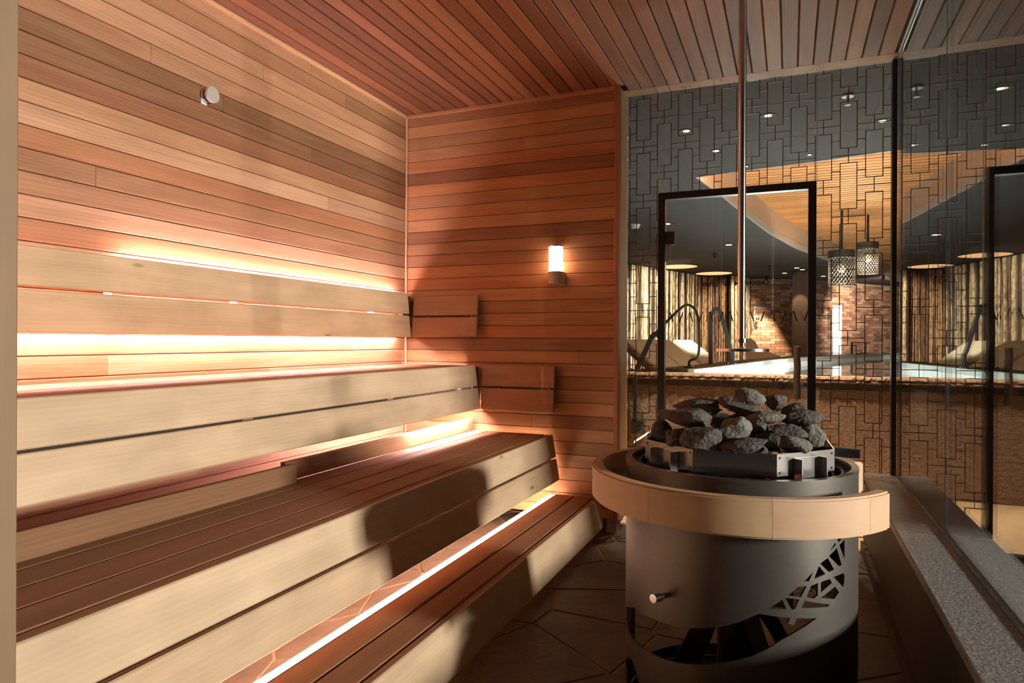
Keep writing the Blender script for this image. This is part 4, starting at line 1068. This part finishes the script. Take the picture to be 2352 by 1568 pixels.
# pendants
def pendant(x, y, zt, zb, r, label):
    t = thing('pendant_lamp', (x, y, zt), label, 'lamp', 'mesh pendant lamps over the pool')
    cyl('stem', (x, y), .018, zt, zr+.0, M['blackm'], t, 8)
    cyl('cap', (x, y), r, zt-.11, zt, M['blackm'], t, 28)
    bm = bmesh.new(); z1 = zt-.11; n = 22; st_ = 14
    for sg in (1, -1):
        for k in range(n):
            pr = None
            for s in range(st_+1):
                u = s/st_; a = 2*PI*k/n+sg*u*1.6
                c, sn = math.cos(a), math.sin(a); c2, s2 = math.cos(a+.075), math.sin(a+.075); z = z1+(zb-z1)*u
                cur = (bm.verts.new((x+r*.97*c, y+r*.97*sn, z)), bm.verts.new((x+r*.97*c2, y+r*.97*s2, z)))
                if pr: bm.faces.new((pr[0], pr[1], cur[1], cur[0]))
                pr = cur
    linkobj('mesh_shade', mesh_from(bm, 'mesh_shade'), M['blackm'], t)
    bm = bmesh.new(); bm_tube(bm, [(x+r*.97*math.cos(2*PI*i/28), y+r*.97*math.sin(2*PI*i/28), zb) for i in range(29)], .008, 6)
    linkobj('bottom_ring', mesh_from(bm, 'bottom_ring'), M['blackm'], t)
    bm = bmesh.new(); bmesh.ops.create_icosphere(bm, subdivisions=2, radius=.06); o = linkobj('bulb', mesh_from(bm, 'bulb', True), M['bulb'], t); o.location = (x, y, (zt+zb)/2)
    point('pendant_light', (x, y, (zt+zb)/2-.08), 75, (1.0, .72, .46), .06)
pendant(.71, 11.0, 2.47, 1.96, .185, 'nearer mesh pendant lamp hanging lower over the pool')
pendant(1.10, 11.5, 2.64, 2.17, .150, 'slimmer mesh pendant lamp hanging higher behind the first')
# unseen strip added along the near recess edge to light the slats
for (xa, ya), (xb, yb) in zip(RECESS[:6], RECESS[1:6]):
    tag(tube('added_recess_strip', [(xa, ya+.08, ZP+.10), (xb, yb+.08, ZP+.10)], .02, emit('added_recess_light', (1.0, .50, .22), 62) if 'added_recess_light' not in bpy.data.materials else bpy.data.materials['added_recess_light'], cp, 4, (.03, .008)), 'added unseen light strip brightening the recess slats')

# downlights
def downlight(x, y, lab, r=.035, power=0, group='recessed downlights in the dark ceiling', ang=70):
    t = thing('downlight', (x, y, ZP), lab, 'light', group)
    bm = bmesh.new(); secs = []
    n = 20
    for i in range(n):
        c, s = math.cos(2*PI*i/n), math.sin(2*PI*i/n)
        secs.append([bm.verts.new((x+q*c, y+q*s, ZP-z)) for q, z in ((r, .002), (r*2.2, .004), (r*2.2, 0))])
    for i in range(n):
        A, B = secs[i], secs[(i+1) % n]
        bm.faces.new((A[0], B[0], B[1], A[1])); bm.faces.new((A[1], B[1], B[2], A[2]))
    linkobj('trim_ring', mesh_from(bm, 'trim_ring'), M['blackm'], t)
    cyl('lamp_face', (x, y), r, ZP-.003, ZP-.001, M['dl'], t, 16)
    if power: spot('downlight_beam', (x, y, ZP-.02), (x, y, 0), power, (1.0, .74, .48), ang, .6, .03)
for i, (x, y, lab, pw) in enumerate([(-.71, 5.08, 'downlight nearest the narrow left glass panel', 200), (-.14, 4.94, 'downlight in line with the hanging pipe', 260), (-.56, 5.70, 'downlight left of the pipe, in the second row', 200), (.60, 5.36, 'downlight beside the black corner post', 260), (-.37, 5.78, 'small downlight just right of the pipe', 0), (-.36, 6.30, 'small downlight at the edge of the wooden recess', 0), (.15, 6.10, 'small downlight above the right door stile', 200)]):
    downlight(x, y, lab, .024 if i < 4 else .014, pw)
for i, (u, v, lab) in enumerate([(1674, 562, 'pinpoint downlight on the dark ceiling left of the pipe'), (1830, 615, 'left one of the pinpoint pair above the column'), (1843, 619, 'right one of the pinpoint pair above the column'), (1802, 627, 'pinpoint downlight over the brick just left of the column'), (1774, 641, 'lowest pinpoint downlight over the brick wall'), (1891, 634, 'pinpoint downlight beside the nearer pendant lamp'), (1531, 514, 'pinpoint downlight next to the door closer')]):
    d = Fv+Rv*((u-1176)/FPX)+Uv*((784-v)/FPX); k = (ZP-1.12)/d.z
    downlight(d.x*k, d.y*k, lab, .05, 0, 'far pinpoint downlights')
# big round lights over the canes
for (u, v, lab) in ((1553, 617, 'large round glowing ceiling light above the left canes'), (1634, 631.5, 'large round glowing ceiling light above the dark canes')):
    d = Fv+Rv*((u-1176)/FPX)+Uv*((784-v)/FPX); k = (ZP-1.12)/d.z; x, y = d.x*k+.10, d.y*k-.46
    t = thing('round_ceiling_light', (x, y, ZP), lab, 'light', 'round lights above the cane screen')
    cyl('light_disc', (x, y), .40, ZP-.008, ZP-.001, M['dlbig'], t, 40)
    bm = ring_mesh(.40, .42, ZP-.012, ZP, 0, 360, 40); o = linkobj('light_rim', mesh_from(bm, 'light_rim'), M['blackm'], t); o.location = (x, y, 0)
# wall-washing spots for canes, brick and column (track heads on the hall ceiling)
def spot_head(loc, tgt, power, lab, angle=50, col=(1.0, .72, .45)):
    t = thing('ceiling_spot', loc, lab, 'light', 'spot heads on the pool hall ceiling')
    cyl('spot_can', loc[:2], .035, loc[2], ZP, M['blackm'], t, 14)
    d = (Vector(tgt)-Vector(loc)).normalized()
    spot('spot_beam', Vector(loc)+d*.06+Vector((0, 0, -.02)), tgt, power, col, angle, .6, .02)
spot_head((-1.2, 12.2, 2.58), (-2.7, 14.2, 1.3), 850, 'spot head aimed at the left canes', 75, (1.0, .83, .62))
spot_head((-.35, 14.6, 2.58), (-1.3, 16.6, 1.5), 600, 'spot head aimed at the dark canes', 55, (1.0, .78, .55))
spot_head((-.5, 16.9, 2.58), (-.62, 17.5, 1.2), 700, 'spot head washing the brick beside the canes', 48, (1.0, .68, .40))
spot_head((.10, 15.8, 2.58), (.26, 16.2, 1.8), 60, 'spot head grazing the wooden column', 45)
spot_head((2.0, 17.6, 2.58), (1.9, 19.9, 1.4), 380, 'spot head washing the right brick wall', 95, (1.0, .80, .62))
# sprinkler and smoke detector on the hall ceiling
spn = thing('sprinkler', (.335, 4.72, ZP), 'metal sprinkler head under the dark ceiling', 'sprinkler')
cyl('sprinkler_rose', (.335, 4.72), .035, ZP-.012, ZP, M['steel_pol'], spn, 20); cyl('sprinkler_stem', (.335, 4.72), .007, ZP-.06, ZP-.012, M['steel_pol'], spn, 10)
cyl('deflector', (.335, 4.72), .018, ZP-.064, ZP-.060, M['steel_pol'], spn, 16)
d = Fv+Rv*((1458-1176)/FPX)+Uv*((784-516)/FPX); k = (ZP-1.12)/d.z
bm = bmesh.new(); a, b = bm_cyl(bm, (0, 0), .05, .075, -.05, 0, 24); me = mesh_from(bm, 'smoke_detector'); smooth_sides(me, 30)
sd = tag(linkobj('smoke_detector', me, M['white']), 'white round smoke detector above the left canes', 'detector'); sd.location = (d.x*k, d.y*k, ZP)

# ================================================================== dark adjoining room with the daylight window
struct(box('wall_adjoin_back', XG+.03, 7.1, YG-.0, YG+.06, -.05, 3.4, M['darkwall']), 'dark slate wall outside the side glass', 'wall')
XW = 7.0
wa = struct(box('wall_adjoin_right', XW, XW+.1, -2.6, .65, -.05, 2.8, M['darkwall']), 'dark outer wall of the adjoining room', 'wall')
box('wall_piece', XW, XW+.1, 1.35, YG, -.05, 2.8, M['darkwall'], wa); box('wall_piece', XW, XW+.1, .65, 1.35, -.05, 1.65, M['darkwall'], wa); box('wall_piece', XW, XW+.1, .65, 1.35, 2.35, 2.8, M['darkwall'], wa)
box('light_block_wall', 2.2, 2.3, 2.42, YG, -.05, 2.66, M['darkwall'], wa)  # unseen wall added to keep window light off the plank back wall
w9 = struct(box('window_9', XW+.04, XW+.05, .69, 1.31, 1.69, 2.31, M['glass']), 'daylight window of the adjoining room', 'window')
for a in ((.65, .69, 1.65, 2.35), (1.31, 1.35, 1.65, 2.35)): box('window_frame', XW, XW+.08, a[0], a[1], a[2], a[3], M['white'], w9)
for a in ((.69, 1.31, 1.65, 1.69), (.69, 1.31, 2.31, 2.35)): box('window_frame', XW, XW+.08, a[0], a[1], a[2], a[3], M['white'], w9)
struct(box('wall_adjoin_front', -2.6, XW, -2.7, -2.6, -.05, 2.8, M['darkwall']), 'dark wall behind the camera', 'wall')
struct(box('wall_adjoin_left', -2.6, -2.5, -2.6, YF-.1, -.05, 2.8, M['darkwall']), 'dark side wall behind the camera', 'wall')
struct(box('ceiling_adjoin', -2.6, XW+.1, -2.7, YF-.1, ZC+.05, ZC+.12, M['darkwall']), 'dark ceiling behind the camera', 'ceiling')
struct(box('ceiling_outer', XG+.1, XW+.1, YF-.1, YG, ZC+.05, ZC+.12, M['darkwall']), 'dark ceiling outside the side glass', 'ceiling')
struct(box('floor_adjoin', -2.6, XW+.1, -2.7, YF-.1, -.1, -.01, M['flag']), 'dark floor behind the camera', 'floor')
struct(box('floor_outer', .70, XW+.1, YF-.1, YG, -.1, -.01, M['flag']), 'dark floor outside the side glass', 'floor')
